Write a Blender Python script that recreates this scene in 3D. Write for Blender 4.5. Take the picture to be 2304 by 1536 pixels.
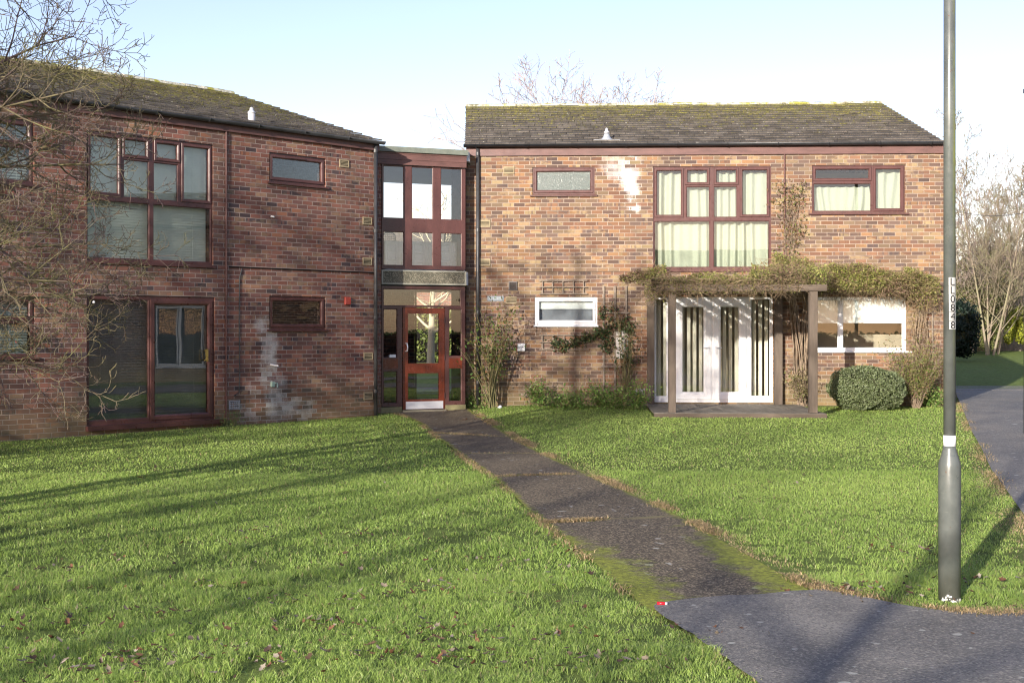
import bpy, bmesh, math, random
import numpy as np
from mathutils import Vector, Matrix
from math import radians as R, sin, cos, pi, sqrt

random.seed(7)
C = bpy.context.scene.collection
sc = bpy.context.scene
for o in list(bpy.data.objects):
    bpy.data.objects.remove(o)

# ---------------------------------------------------------------- camera, sky, sun
F, CX, HY, ZC = 3000.0, 1152.0, 745.0, 1.45      # focal in px of the 2304 px picture, centre, horizon row, eye height
cam = bpy.data.cameras.new("camera"); camo = bpy.data.objects.new("camera", cam); C.objects.link(camo)
camo.location = (0, 0, ZC); camo.rotation_euler = (R(90), 0, 0)
cam.sensor_width = 36; cam.lens = F / 2304 * 36
cam.shift_y = -23 / 2304.0; cam.clip_end = 2000; cam.clip_start = 0.1
sc.camera = camo
SUN_EL, SUN_AZ = R(13.8), R(26.0)
w = bpy.data.worlds.new("World"); sc.world = w; w.use_nodes = True
nt = w.node_tree; bg = nt.nodes["Background"]
sky = nt.nodes.new("ShaderNodeTexSky"); sky.sky_type = 'NISHITA'; sky.sun_disc = False
sky.sun_elevation = SUN_EL; sky.sun_rotation = pi + SUN_AZ
sky.air_density = 1.0; sky.dust_density = 0.7; sky.ozone_density = 1.6
tint = nt.nodes.new("ShaderNodeMix"); tint.data_type = 'RGBA'; tint.blend_type = 'MULTIPLY'; tint.inputs[0].default_value = 1.0
tint.inputs[7].default_value = (1.12, 0.93, 1.0, 1)
nt.links.new(sky.outputs[0], tint.inputs[6]); nt.links.new(tint.outputs[2], bg.inputs[0]); bg.inputs[1].default_value = 0.125
sl = bpy.data.lights.new("sun", 'SUN'); sl.energy = 4.3; sl.angle = R(0.55); sl.color = (1.0, 0.93, 0.82)
so = bpy.data.objects.new("sun", sl); C.objects.link(so)
d = Vector((sin(SUN_AZ) * cos(SUN_EL), cos(SUN_AZ) * cos(SUN_EL), -sin(SUN_EL)))
so.rotation_euler = d.to_track_quat('-Z', 'Y').to_euler(); so.location = (-20, -40, 20)
sc.view_settings.view_transform = 'Standard'; sc.view_settings.look = 'None'
sc.view_settings.exposure = 1.15; sc.view_settings.gamma = 1.0
sc.render.engine = 'CYCLES'
sc.cycles.max_bounces = 8; sc.cycles.transparent_max_bounces = 16
sc.render.film_transparent = False; sc.cycles.filter_width = 1.15

# ---------------------------------------------------------------- ground height and pixel helpers
def sm(t): t = max(0.0, min(1.0, t)); return t * t * (3 - 2 * t)
def G(x, y):
    t = max(-0.3, min(1.6, (26 - y) / 17.4)) if y < 26 else 0.0
    s = sm((x + 1.6) / 2.2)
    far = max(0.0, min(1.0, (y - 36) / 24.0)) * 0.55
    zl = -0.10 - 0.18 * t; zr = -0.29 * t
    return zl * (1 - s) + zr * s + far
def ground_at(px, py):
    k = (px - CX) / F; q = (py - HY) / F
    y = 10.0
    for _ in range(60):
        y = 0.5 * y + 0.5 * (ZC - G(k * y, y)) / q
    return (k * y, y)

# ---------------------------------------------------------------- mesh builder
class MB:
    def __init__(s): s.v = []; s.f = []
    def add(s, vs, fs):
        b = len(s.v); s.v += [tuple(p) for p in vs]; s.f += [tuple(b + i for i in f) for f in fs]
    def box(s, x0, x1, y0, y1, z0, z1):
        s.add([(x0,y0,z0),(x1,y0,z0),(x1,y1,z0),(x0,y1,z0),(x0,y0,z1),(x1,y0,z1),(x1,y1,z1),(x0,y1,z1)],
              [(0,3,2,1),(4,5,6,7),(0,1,5,4),(1,2,6,5),(2,3,7,6),(3,0,4,7)])
    def obox(s, c, ax, ay, az):      # oriented box: centre, half axes
        c = Vector(c); ax = Vector(ax); ay = Vector(ay); az = Vector(az)
        vs = [c + sx*ax + sy*ay + sz*az for sz in (-1,1) for sx, sy in ((-1,-1),(1,-1),(1,1),(-1,1))]
        s.add(vs, [(0,3,2,1),(4,5,6,7),(0,1,5,4),(1,2,6,5),(2,3,7,6),(3,0,4,7)])
    def bar(s, a, b, wx, wy, up=(0,0,1)):
        a = Vector(a); b = Vector(b); dz = (b - a); L = dz.length; dz.normalize()
        ax = dz.cross(Vector(up));
        if ax.length < 1e-4: ax = dz.cross(Vector((0,1,0)))
        ax.normalize(); ay = dz.cross(ax)
        s.obox((a+b)/2, ax*wx/2, ay*wy/2, dz*L/2)
    def tube(s, pts, rad, n=6, caps=True):
        pts = [Vector(p) for p in pts]
        if isinstance(rad, (int, float)): rad = [rad]*len(pts)
        b = len(s.v); prev = None
        for i, p in enumerate(pts):
            t = (pts[min(i+1, len(pts)-1)] - pts[max(i-1, 0)])
            if t.length < 1e-9: t = Vector((0,0,1))
            t.normalize()
            if prev is None:
                a = t.cross(Vector((0.31, 0.17, 0.93)))
                if a.length < 1e-3: a = t.cross(Vector((1,0,0)))
            else: a = prev - t * prev.dot(t)
            if a.length < 1e-6: a = t.orthogonal()
            a.normalize(); prev = a; c = t.cross(a)
            for k in range(n):
                an = 2*pi*k/n; q = p + (a*cos(an) + c*sin(an))*rad[i]
                s.v.append((q.x, q.y, q.z))
        for i in range(len(pts)-1):
            for k in range(n):
                k2 = (k+1) % n
                s.f.append((b+i*n+k, b+i*n+k2, b+(i+1)*n+k2, b+(i+1)*n+k))
        if caps:
            s.f.append(tuple(b+k for k in reversed(range(n))))
            m = b+(len(pts)-1)*n; s.f.append(tuple(m+k for k in range(n)))
    def lathe(s, prof, n=32, c=(0,0,0)):
        b = len(s.v)
        for r, z in prof:
            for k in range(n):
                a = 2*pi*k/n; s.v.append((c[0]+r*cos(a), c[1]+r*sin(a), c[2]+z))
        for i in range(len(prof)-1):
            for k in range(n):
                k2 = (k+1) % n
                s.f.append((b+i*n+k, b+i*n+k2, b+(i+1)*n+k2, b+(i+1)*n+k))
        s.f.append(tuple(b+k for k in reversed(range(n))))
        m = b+(len(prof)-1)*n; s.f.append(tuple(m+k for k in range(n)))
    def plate(s, x0, x1, z0, z1, holes, y0, y1):     # slab in the x-z plane with rectangular holes
        xs = sorted(set([x0, x1] + [min(max(h[i], x0), x1) for h in holes for i in (0,1)]))
        zs = sorted(set([z0, z1] + [min(max(h[i], z0), z1) for h in holes for i in (2,3)]))
        nx, nz = len(xs)-1, len(zs)-1
        def solid(i, j):
            if i < 0 or j < 0 or i >= nx or j >= nz: return False
            cx, cz = (xs[i]+xs[i+1])/2, (zs[j]+zs[j+1])/2
            return not any(h[0] < cx < h[1] and h[2] < cz < h[3] for h in holes)
        for i in range(nx):
            for j in range(nz):
                if not solid(i, j): continue
                a, b2, c, e = xs[i], xs[i+1], zs[j], zs[j+1]
                s.add([(a,y0,c),(b2,y0,c),(b2,y0,e),(a,y0,e)], [(0,1,2,3)])
                s.add([(a,y1,c),(b2,y1,c),(b2,y1,e),(a,y1,e)], [(3,2,1,0)])
                if not solid(i-1,j): s.add([(a,y0,c),(a,y0,e),(a,y1,e),(a,y1,c)], [(0,1,2,3)])
                if not solid(i+1,j): s.add([(b2,y0,c),(b2,y1,c),(b2,y1,e),(b2,y0,e)], [(0,1,2,3)])
                if not solid(i,j-1): s.add([(a,y0,c),(a,y1,c),(b2,y1,c),(b2,y0,c)], [(0,1,2,3)])
                if not solid(i,j+1): s.add([(a,y0,e),(b2,y0,e),(b2,y1,e),(a,y1,e)], [(0,1,2,3)])
    def ring(s, x0, x1, z0, z1, prof):   # mitred frame: profile of (inset, y)
        b = len(s.v); n = len(prof)
        for ins, y in prof:
            s.v += [(x0+ins,y,z0+ins),(x1-ins,y,z0+ins),(x1-ins,y,z1-ins),(x0+ins,y,z1-ins)]
        for i in range(n):
            j = (i+1) % n
            for k in range(4):
                k2 = (k+1) % 4
                s.f.append((b+i*4+k, b+i*4+k2, b+j*4+k2, b+j*4+k))
    def build(s, name, mat, parent=None, smooth=False, col=None):
        me = bpy.data.meshes.new(name); me.from_pydata(s.v, [], s.f); me.update()
        if mat: me.materials.append(mat)
        if smooth:
            for p in me.polygons: p.use_smooth = True
        o = bpy.data.objects.new(name, me); C.objects.link(o)
        if parent: o.parent = parent
        return o

def thing(name, label, cat, loc=(0,0,0), rz=0, group=None):
    o = bpy.data.objects.new(name, None); C.objects.link(o); o.location = loc; o.rotation_euler = (0,0,rz)
    o.empty_display_size = 0.3
    o['label'] = label; o['category'] = cat
    if group: o['group'] = group
    return o
def tag(o, label, cat, group=None, kind=None):
    o['label'] = label
    if cat: o['category'] = cat
    if group: o['group'] = group
    if kind: o['kind'] = kind
    return o

def np_mesh(name, verts, faces_per, nverts_face, mat, parent=None, colors=None, smooth=False):
    """verts (N,3); faces_per (M,k) int array"""
    me = bpy.data.meshes.new(name)
    M, k = faces_per.shape
    me.vertices.add(len(verts)); me.vertices.foreach_set("co", verts.astype(np.float32).ravel())
    me.loops.add(M*k); me.loops.foreach_set("vertex_index", faces_per.astype(np.int32).ravel())
    me.polygons.add(M); me.polygons.foreach_set("loop_start", (np.arange(M)*k).astype(np.int32))
    me.polygons.foreach_set("loop_total", np.full(M, k, dtype=np.int32))
    if smooth: me.polygons.foreach_set("use_smooth", np.ones(M, dtype=bool))
    me.update(calc_edges=True)
    if colors is not None:
        ca = me.color_attributes.new("Col", 'FLOAT_COLOR', 'POINT')
        c4 = np.ones((len(verts), 4), np.float32); c4[:, :3] = colors
        ca.data.foreach_set("color", c4.ravel())
    me.materials.append(mat)
    o = bpy.data.objects.new(name, me); C.objects.link(o)
    if parent: o.parent = parent
    return o

# ---------------------------------------------------------------- materials
class NT:
    def __init__(s, name):
        s.m = bpy.data.materials.new(name); s.m.use_nodes = True; s.t = s.m.node_tree
        s.t.nodes.clear(); s.out = s.t.nodes.new("ShaderNodeOutputMaterial")
    def n(s, typ, **kw):
        nd = s.t.nodes.new("ShaderNode"+typ)
        for k, v in kw.items(): setattr(nd, k, v)
        return nd
    def link(s, a, b): s.t.links.new(a, b)
    def put(s, sock, v):
        if hasattr(v, 'is_linked') or isinstance(v, bpy.types.NodeSocket): s.link(v, sock)
        else: sock.default_value = v
    def math(s, op, a, b=0.0, c=None, clamp=False):
        nd = s.n("Math", operation=op, use_clamp=clamp); s.put(nd.inputs[0], a); s.put(nd.inputs[1], b)
        if c is not None: s.put(nd.inputs[2], c)
        return nd.outputs[0]
    def mix(s, f, a, b, mode='MIX'):
        nd = s.n("Mix", data_type='RGBA', blend_type=mode); s.put(nd.inputs[0], f)
        s.put(nd.inputs[6], a if not isinstance(a, tuple) else (*a, 1)[:4]); s.put(nd.inputs[7], b if not isinstance(b, tuple) else (*b, 1)[:4])
        return nd.outputs[2]
    def ramp(s, f, stops, interp='LINEAR'):
        nd = s.n("ValToRGB"); cr = nd.color_ramp; cr.interpolation = interp
        while len(cr.elements) < len(stops): cr.elements.new(0.5)
        for e, (p, c) in zip(cr.elements, stops):
            e.position = p; e.color = (*c, 1)[:4] if not isinstance(c, (int, float)) else (c, c, c, 1)
        s.put(nd.inputs[0], f); return nd.outputs[0]
    def mr(s, v, a, b, c=0.0, d=1.0):
        nd = s.n("MapRange", clamp=True); s.put(nd.inputs[0], v)
        for i, q in enumerate((a, b, c, d)): nd.inputs[i+1].default_value = q
        return nd.outputs[0]
    def noise(s, vec, scale, detail=3.0, rough=0.55, dist=0.0):
        nd = s.n("TexNoise"); s.link(vec, nd.inputs["Vector"]); nd.inputs["Scale"].default_value = scale
        nd.inputs["Detail"].default_value = detail; nd.inputs["Roughness"].default_value = rough
        nd.inputs["Distortion"].default_value = dist
        return nd.outputs[0]
    def obj(s): return s.n("TexCoord").outputs["Object"]
    def scalev(s, vec, x, y, z):
        nd = s.n("Mapping"); s.link(vec, nd.inputs[0]); nd.inputs["Scale"].default_value = (x, y, z); return nd.outputs[0]
    def bump(s, h, strength=0.3, dist=0.01):
        nd = s.n("Bump"); s.link(h, nd.inputs["Height"]); nd.inputs["Strength"].default_value = strength
        nd.inputs["Distance"].default_value = dist; return nd.outputs[0]
    def pbr(s, col, rough=0.6, spec=0.5, metal=0.0, normal=None, trans=0.0, coat=0.0):
        p = s.n("BsdfPrincipled"); s.put(p.inputs["Base Color"], col if not isinstance(col, tuple) else (*col, 1)[:4])
        s.put(p.inputs["Roughness"], rough); s.put(p.inputs["Specular IOR Level"], spec)
        s.put(p.inputs["Metallic"], metal); p.inputs["Coat Weight"].default_value = coat
        if normal is not None: s.link(normal, p.inputs["Normal"])
        s.link(p.outputs[0], s.out.inputs[0]); return p

def brick_mat(name, palette, mortar, stains=(), tone=1.0, BW=0.2187, BH=0.075, algae=0.55, seed=0.0, smear=0.25):
    m = NT(name); co = m.obj()
    geo = m.n("SeparateXYZ"); m.link(co, geo.inputs[0])
    # walls that run along local y use y as the running coordinate
    nrm = m.n("TexCoord").outputs["Normal"]; sn = m.n("SeparateXYZ"); m.link(nrm, sn.inputs[0])
    side = m.math('GREATER_THAN', m.math('ABSOLUTE', sn.outputs[0]), 0.7)
    u = m.math('ADD', m.math('MULTIPLY', geo.outputs[0], m.math('SUBTRACT', 1.0, side)), m.math('MULTIPLY', m.math('ADD', geo.outputs[1], 0.05), side))
    wob = m.noise(co, 1.1, 2)
    v = m.math('DIVIDE', m.math('ADD', geo.outputs[2], m.math('MULTIPLY', m.math('SUBTRACT', wob, 0.5), 0.006)), BH)
    row = m.math('FLOOR', v)
    wn0 = m.n("TexWhiteNoise", noise_dimensions='1D'); m.put(wn0.inputs["W"], m.math('ADD', row, seed))
    jog = m.math('MULTIPLY', m.math('SUBTRACT', wn0.outputs[0], 0.5), 0.10)
    un = m.math('ADD', m.math('ADD', m.math('DIVIDE', u, BW), m.math('MULTIPLY', m.math('FLOORED_MODULO', row, 2.0), 0.5)), jog)
    colm = m.math('FLOOR', un)
    fu = m.math('SUBTRACT', un, colm); fv = m.math('SUBTRACT', v, row)
    du = m.math('MULTIPLY', m.math('SUBTRACT', 0.5, m.math('ABSOLUTE', m.math('SUBTRACT', fu, 0.5))), BW)
    dv = m.math('MULTIPLY', m.math('SUBTRACT', 0.5, m.math('ABSOLUTE', m.math('SUBTRACT', fv, 0.5))), BH)
    edge = m.math('MINIMUM', du, dv)
    rag = m.math('MULTIPLY', m.math('SUBTRACT', m.noise(co, 55, 2), 0.5), 0.004)
    face = m.mr(m.math('ADD', edge, rag), 0.0040, 0.0068)
    cb = m.n("CombineXYZ"); m.link(colm, cb.inputs[0]); m.link(row, cb.inputs[1]); cb.inputs[2].default_value = seed
    wn = m.n("TexWhiteNoise", noise_dimensions='3D'); m.link(cb.outputs[0], wn.inputs["Vector"])
    sep = m.n("SeparateColor"); m.link(wn.outputs[1], sep.inputs[0])
    # clusters of like bricks: blend random with large noise
    cl = m.noise(m.scalev(co, 0.55, 0.55, 1.5), 1.0, 2)
    pick = m.math('ADD', m.math('MULTIPLY', sep.outputs[0], 0.78), m.math('MULTIPLY', m.mr(cl, 0.3, 0.7), 0.22))
    c1 = m.ramp(pick, palette, 'CONSTANT')
    # second tone inside a brick: kiss marks / banding
    off = m.n("CombineXYZ"); m.link(m.math('ADD', u, m.math('MULTIPLY', sep.outputs[1], 37.0)), off.inputs[0]); m.link(m.math('MULTIPLY', row, 3.3), off.inputs[1])
    band = m.noise(off.outputs[0], 11, 1.5)
    c2 = m.ramp(m.math('FRACT', m.math('MULTIPLY', pick, 3.7)), palette, 'CONSTANT')
    two = m.math('MULTIPLY', m.mr(band, 0.52, 0.57), m.math('GREATER_THAN', sep.outputs[2], 0.45))
    c = m.mix(m.math('MULTIPLY', two, 0.75), c1, c2)
    grain = m.mr(m.noise(co, 120, 3, 0.7), 0.3, 0.7, 0.82, 1.15)
    hv = m.n("HueSaturation"); m.link(c, hv.inputs["Color"]); m.put(hv.inputs["Value"], m.math('MULTIPLY', grain, m.math('MULTIPLY', m.mr(sep.outputs[1], 0, 1, 0.8, 1.2), tone)))
    sm_ = m.noise(m.scalev(co, 0.9, 0.9, 2.2), 1.7, 4, 0.7)
    lime = m.math('MULTIPLY', m.mr(m.math('ADD', sm_, m.math('MULTIPLY', m.math('SUBTRACT', sep.outputs[2], 0.5), 0.30)), 0.60, 0.66), smear)
    lim = m.n("Mix", data_type='RGBA'); m.link(lime, lim.inputs[0]); m.link(hv.outputs[0], lim.inputs[6]); lim.inputs[7].default_value = (0.40, 0.285, 0.155, 1)
    mg = m.mix(m.mr(m.noise(co, 3.0, 4), 0.35, 0.7), mortar, tuple(k*0.72 for k in mortar))
    full = m.mix(face, mg, lim.outputs[2])
    # weathering: soft dark vertical streaks and algae near the foot
    st = m.mr(m.noise(m.scalev(co, 1.6, 1.6, 0.35), 1.0, 4, 0.6), 0.42, 0.72, 0.0, 0.30)
    full = m.mix(st, full, (0.10, 0.085, 0.07))
    foot = m.math('MULTIPLY', m.mr(m.math('ADD', geo.outputs[2], m.math('MULTIPLY', m.noise(co, 0.9, 3), 0.9)), 1.15, 0.25), algae)
    full = m.mix(foot, full, (0.19, 0.165, 0.075))
    sn1 = m.noise(m.scalev(co, 1, 1, 0.6), 5.0, 5, 0.65)
    sn2 = m.noise(co, 38.0, 3, 0.7)
    for (sx, sz, rx, rz, colr, k) in stains:
        dx = m.math('DIVIDE', m.math('SUBTRACT', geo.outputs[0], sx), rx); dz = m.math('DIVIDE', m.math('SUBTRACT', geo.outputs[2], sz), rz)
        rr = m.math('SQRT', m.math('ADD', m.math('MULTIPLY', dx, dx), m.math('MULTIPLY', dz, dz)))
        q = m.math('SUBTRACT', m.math('ADD', m.math('SUBTRACT', 1.0, rr), m.math('MULTIPLY', m.math('SUBTRACT', sn1, 0.5), 1.8)), m.math('MULTIPLY', m.math('SUBTRACT', sn2, 0.4), 0.7))
        per = m.math('ADD', m.math('MULTIPLY', sep.outputs[2], 0.75), m.math('MULTIPLY', m.math('SUBTRACT', 1.0, face), 0.35))
        crust = m.mr(m.noise(co, 75, 4, 0.75), 0.35, 0.6, 0.45, 1.0)
        full = m.mix(m.math('MULTIPLY', m.math('MULTIPLY', m.mr(m.math('ADD', q, m.math('SUBTRACT', per, 0.45)), 0.0, 0.8), crust), min(1.0, k*1.15)), full, colr)
    h = m.math('ADD', m.math('MULTIPLY', face, 1.0), m.math('MULTIPLY', m.noise(co, 90, 3), 0.35))
    m.pbr(full, 0.88, 0.2, normal=m.bump(h, 0.7, 0.005))
    return m.m

PAL_R = [(0.0,(0.115,0.080,0.072)),(0.12,(0.155,0.100,0.080)),(0.31,(0.210,0.110,0.072)),(0.43,(0.195,0.128,0.088)),(0.54,(0.255,0.135,0.080)),
         (0.65,(0.240,0.165,0.105)),(0.76,(0.295,0.165,0.086)),(0.85,(0.335,0.245,0.135)),(0.93,(0.25,0.165,0.125))]
PAL_L = [(0.0,(0.072,0.050,0.053)),(0.16,(0.130,0.066,0.056)),(0.34,(0.195,0.083,0.063)),(0.48,(0.165,0.080,0.068)),(0.62,(0.225,0.098,0.072)),
         (0.75,(0.190,0.108,0.080)),(0.86,(0.27,0.115,0.070)),(0.94,(0.23,0.15,0.10))]
MORTAR = (0.37, 0.295, 0.235)

def simple(name, col, rough=0.5, spec=0.5, metal=0.0, var=0.12, nscale=6.0, bump=0.0, bscale=40, sc3=(1,1,1)):
    m = NT(name); co = m.obj()
    n1 = m.mr(m.noise(m.scalev(co, *sc3), nscale, 5, 0.65), 0.3, 0.7, 1-var, 1+var)
    hv = m.n("HueSaturation"); hv.inputs["Color"].default_value = (*col, 1); m.link(n1, hv.inputs["Value"])
    rg = m.mr(m.noise(co, nscale*2.3, 4), 0.3, 0.7, max(0.02, rough-0.08), min(1, rough+0.08))
    nm = m.bump(m.noise(m.scalev(co, *sc3), bscale, 4), bump, 0.004) if bump else None
    m.pbr(hv.outputs[0], rg, spec, metal, nm)
    return m.m

M = {}
M['brown'] = simple("brown_frame", (0.088, 0.036, 0.032), 0.32, 0.5, var=0.18, sc3=(1,1,0.3))
M['brown_fascia'] = simple("brown_fascia", (0.120, 0.060, 0.053), 0.5, 0.4, var=0.25, nscale=3, bump=0.1, sc3=(1,1,4))
M['red_door'] = simple("red_door_wood", (0.125, 0.024, 0.011), 0.25, 0.5, var=0.25, nscale=5, sc3=(3,3,0.4))
M['white'] = simple("white_frame", (0.80, 0.80, 0.80), 0.3, 0.5, var=0.04)
M['black'] = simple("black_gutter", (0.020, 0.021, 0.024), 0.35, 0.5, var=0.3, nscale=4, bump=0.05)
M['pipe'] = simple("grey_black_pipe", (0.045, 0.045, 0.047), 0.42, 0.5, var=0.4, nscale=3)
M['cream'] = simple("cream_air_brick", (0.32, 0.26, 0.165), 0.8, 0.2, var=0.15)
M['dark'] = simple("dark_void", (0.012, 0.011, 0.010), 0.9, 0.1)
M['steel'] = simple("brushed_steel", (0.62, 0.62, 0.64), 0.5, 0.5, 0.4, var=0.08, sc3=(0.3,1,12), nscale=10)
M['chrome'] = simple("chrome", (0.75, 0.75, 0.78), 0.35, 0.5, 0.6, var=0.03)
M['brass'] = simple("brass", (0.65, 0.48, 0.16), 0.3, 0.5, 0.9, var=0.1)
M['slat'] = simple("blind_slat", (0.78, 0.80, 0.70), 0.5, 0.4, var=0.05)
M['vslat'] = simple("vertical_blind", (0.86, 0.80, 0.68), 0.8, 0.2, var=0.08, nscale=2)
M['roller'] = simple("roller_blind", (0.78, 0.79, 0.80), 0.7, 0.2, var=0.05)
M['wood'] = simple("pergola_wood", (0.105, 0.083, 0.066), 0.85, 0.15, var=0.35, nscale=7, bump=0.5, bscale=25, sc3=(1,1,0.15))
M['woodx'] = simple("pergola_wood_long", (0.095, 0.074, 0.058), 0.85, 0.15, var=0.35, nscale=7, bump=0.5, bscale=25, sc3=(0.15,1,1))
M['deck'] = simple("deck_wood", (0.185, 0.165, 0.135), 0.7, 0.25, var=0.35, nscale=5, bump=0.5, bscale=20, sc3=(1,0.12,1))
M['trellis'] = simple("trellis_wood", (0.215, 0.175, 0.14), 0.9, 0.1, var=0.35, nscale=9)
M['lead'] = simple("roof_edge_trim", (0.14, 0.155, 0.13), 0.6, 0.3, var=0.25, nscale=4)
M['interior'] = simple("room_wall", (0.50, 0.41, 0.31), 0.9, 0.1, var=0.05)
M['plaster'] = simple("white_plaster", (0.60, 0.62, 0.66), 0.9, 0.1, var=0.04)
M['stem'] = simple("vine_stem", (0.23, 0.175, 0.125), 0.9, 0.1, var=0.35, nscale=12)
M['green_stem'] = simple("rose_stem", (0.17, 0.155, 0.075), 0.8, 0.2, var=0.35, nscale=12)
M['plant_pipe'] = simple("plant_grey", (0.35,0.35,0.36), 0.5)

def concrete_mat(name, base, speck, scale=120):
    m = NT(name); co = m.obj()
    n1 = m.noise(co, 2.5, 5, 0.7)
    vo = m.n("TexVoronoi"); m.link(co, vo.inputs["Vector"]); vo.inputs["Scale"].default_value = scale
    c = m.mix(m.mr(n1, 0.3, 0.7), tuple(k*0.65 for k in base), base)
    sp = m.n("SeparateColor"); m.link(vo.outputs["Color"], sp.inputs[0])
    c = m.mix(m.math('MULTIPLY', m.math('GREATER_THAN', sp.outputs[0], 0.72), 0.75), c, speck)
    m.pbr(c, 0.85, 0.2, normal=m.bump(vo.outputs["Distance"], 0.5, 0.004)); return m.m
M['concrete'] = concrete_mat("pebbled_concrete", (0.15, 0.14, 0.105), (0.30, 0.27, 0.20), 75)
M['concrete_trim'] = simple("concrete_trim", (0.34, 0.33, 0.27), 0.85, 0.2, var=0.2)

def glass_mat(name, tint=(0.9, 0.93, 0.92), refl=1.0, rough=0.0, wav=0.02):
    m = NT(name); co = m.obj()
    tr = m.n("BsdfTransparent"); tr.inputs[0].default_value = (*tint, 1)
    gl = m.n("BsdfGlossy"); gl.inputs["Roughness"].default_value = rough; gl.inputs[0].default_value = (1,1,1,1)
    fr = m.n("Fresnel"); fr.inputs[0].default_value = 1.52
    nb = m.bump(m.noise(co, 1.3, 1), wav, 0.05)
    m.link(nb, gl.inputs["Normal"])
    f = m.math('MULTIPLY', m.math('ADD', fr.outputs[0], 0.03), refl, clamp=True)
    mx = m.n("MixShader"); m.link(f, mx.inputs[0]); m.link(tr.outputs[0], mx.inputs[1]); m.link(gl.outputs[0], mx.inputs[2])
    m.link(mx.outputs[0], m.out.inputs[0]); return m.m
M['glass'] = glass_mat("window_glass", (0.93, 0.95, 0.94), 0.72)
M['glass_clear'] = glass_mat("clear_glass", (0.98, 0.985, 0.98), 1.1)
def frosted_mat():
    m = NT("frosted_glass"); co = m.obj()
    vo = m.noise(co, 60, 3, 0.7)
    tr = m.n("BsdfTransparent"); tr.inputs[0].default_value = (0.45,0.52,0.48,1)
    p = m.n("BsdfPrincipled"); p.inputs["Base Color"].default_value = (0.19,0.22,0.205,1); p.inputs["Roughness"].default_value = 0.12
    p.inputs["Specular IOR Level"].default_value = 0.8
    m.link(m.bump(vo, 0.35, 0.01), p.inputs["Normal"])
    mx = m.n("MixShader"); m.put(mx.inputs[0], m.mr(vo, 0.35, 0.65, 0.40, 0.85)); m.link(tr.outputs[0], mx.inputs[1]); m.link(p.outputs[0], mx.inputs[2])
    m.link(mx.outputs[0], m.out.inputs[0]); return m.m
M['frosted'] = frosted_mat()

def fabric_mat():
    m = NT("curtain_fabric"); co = m.obj()
    c = m.mix(m.mr(m.noise(co, 40, 3), 0.3, 0.7), (0.50, 0.525, 0.42), (0.58, 0.60, 0.49))
    df = m.n("BsdfDiffuse"); m.link(c, df.inputs[0]); tl = m.n("BsdfTranslucent"); m.link(c, tl.inputs[0])
    mx = m.n("MixShader"); mx.inputs[0].default_value = 0.3; m.link(df.outputs[0], mx.inputs[1]); m.link(tl.outputs[0], mx.inputs[2])
    m.link(mx.outputs[0], m.out.inputs[0]); return m.m
M['fabric'] = fabric_mat()

def leaf_mat(name, trans=0.35, rough=0.5, spec=0.3):
    m = NT(name); at = m.n("Attribute"); at.attribute_name = "Col"
    p = m.n("BsdfPrincipled"); m.link(at.outputs["Color"], p.inputs["Base Color"]); p.inputs["Roughness"].default_value = rough
    p.inputs["Specular IOR Level"].default_value = spec
    tl = m.n("BsdfTranslucent"); m.link(at.outputs["Color"], tl.inputs[0])
    mx = m.n("MixShader"); mx.inputs[0].default_value = trans; m.link(p.outputs[0], mx.inputs[1]); m.link(tl.outputs[0], mx.inputs[2])
    m.link(mx.outputs[0], m.out.inputs[0]); return m.m
M['leaf'] = leaf_mat("leaf")
M['blade'] = leaf_mat("grass_blade", 0.45, 0.38, 0.4)
M['dead'] = leaf_mat("dead_leaf", 0.1, 0.7, 0.2)

def bark_mat(name, a, b):
    m = NT(name); co = m.obj()
    c = m.mix(m.mr(m.noise(co, 2.2, 4, 0.6), 0.40, 0.62), a, b)
    hv = m.n("HueSaturation"); m.link(c, hv.inputs["Color"]); m.put(hv.inputs["Value"], m.mr(m.noise(co, 30, 3), 0.3, 0.7, 0.75, 1.2))
    m.pbr(hv.outputs[0], 0.85, 0.2, normal=m.bump(m.noise(m.scalev(co, 1, 1, 0.3), 40, 3), 0.5, 0.01)); return m.m
M['bark'] = bark_mat("bark_mossy", (0.145, 0.105, 0.085), (0.17, 0.17, 0.06))
M['bark_twig'] = bark_mat("twig_bark", (0.135, 0.095, 0.088), (0.175, 0.160, 0.075))
M['bark_pale'] = bark_mat("pale_bark", (0.25, 0.195, 0.15), (0.22, 0.205, 0.12))
M['bark_faded'] = bark_mat("far_twigs", (0.36, 0.29, 0.28), (0.34, 0.28, 0.25))  # twigs paled to put the wash of bright sky into their colour

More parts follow.
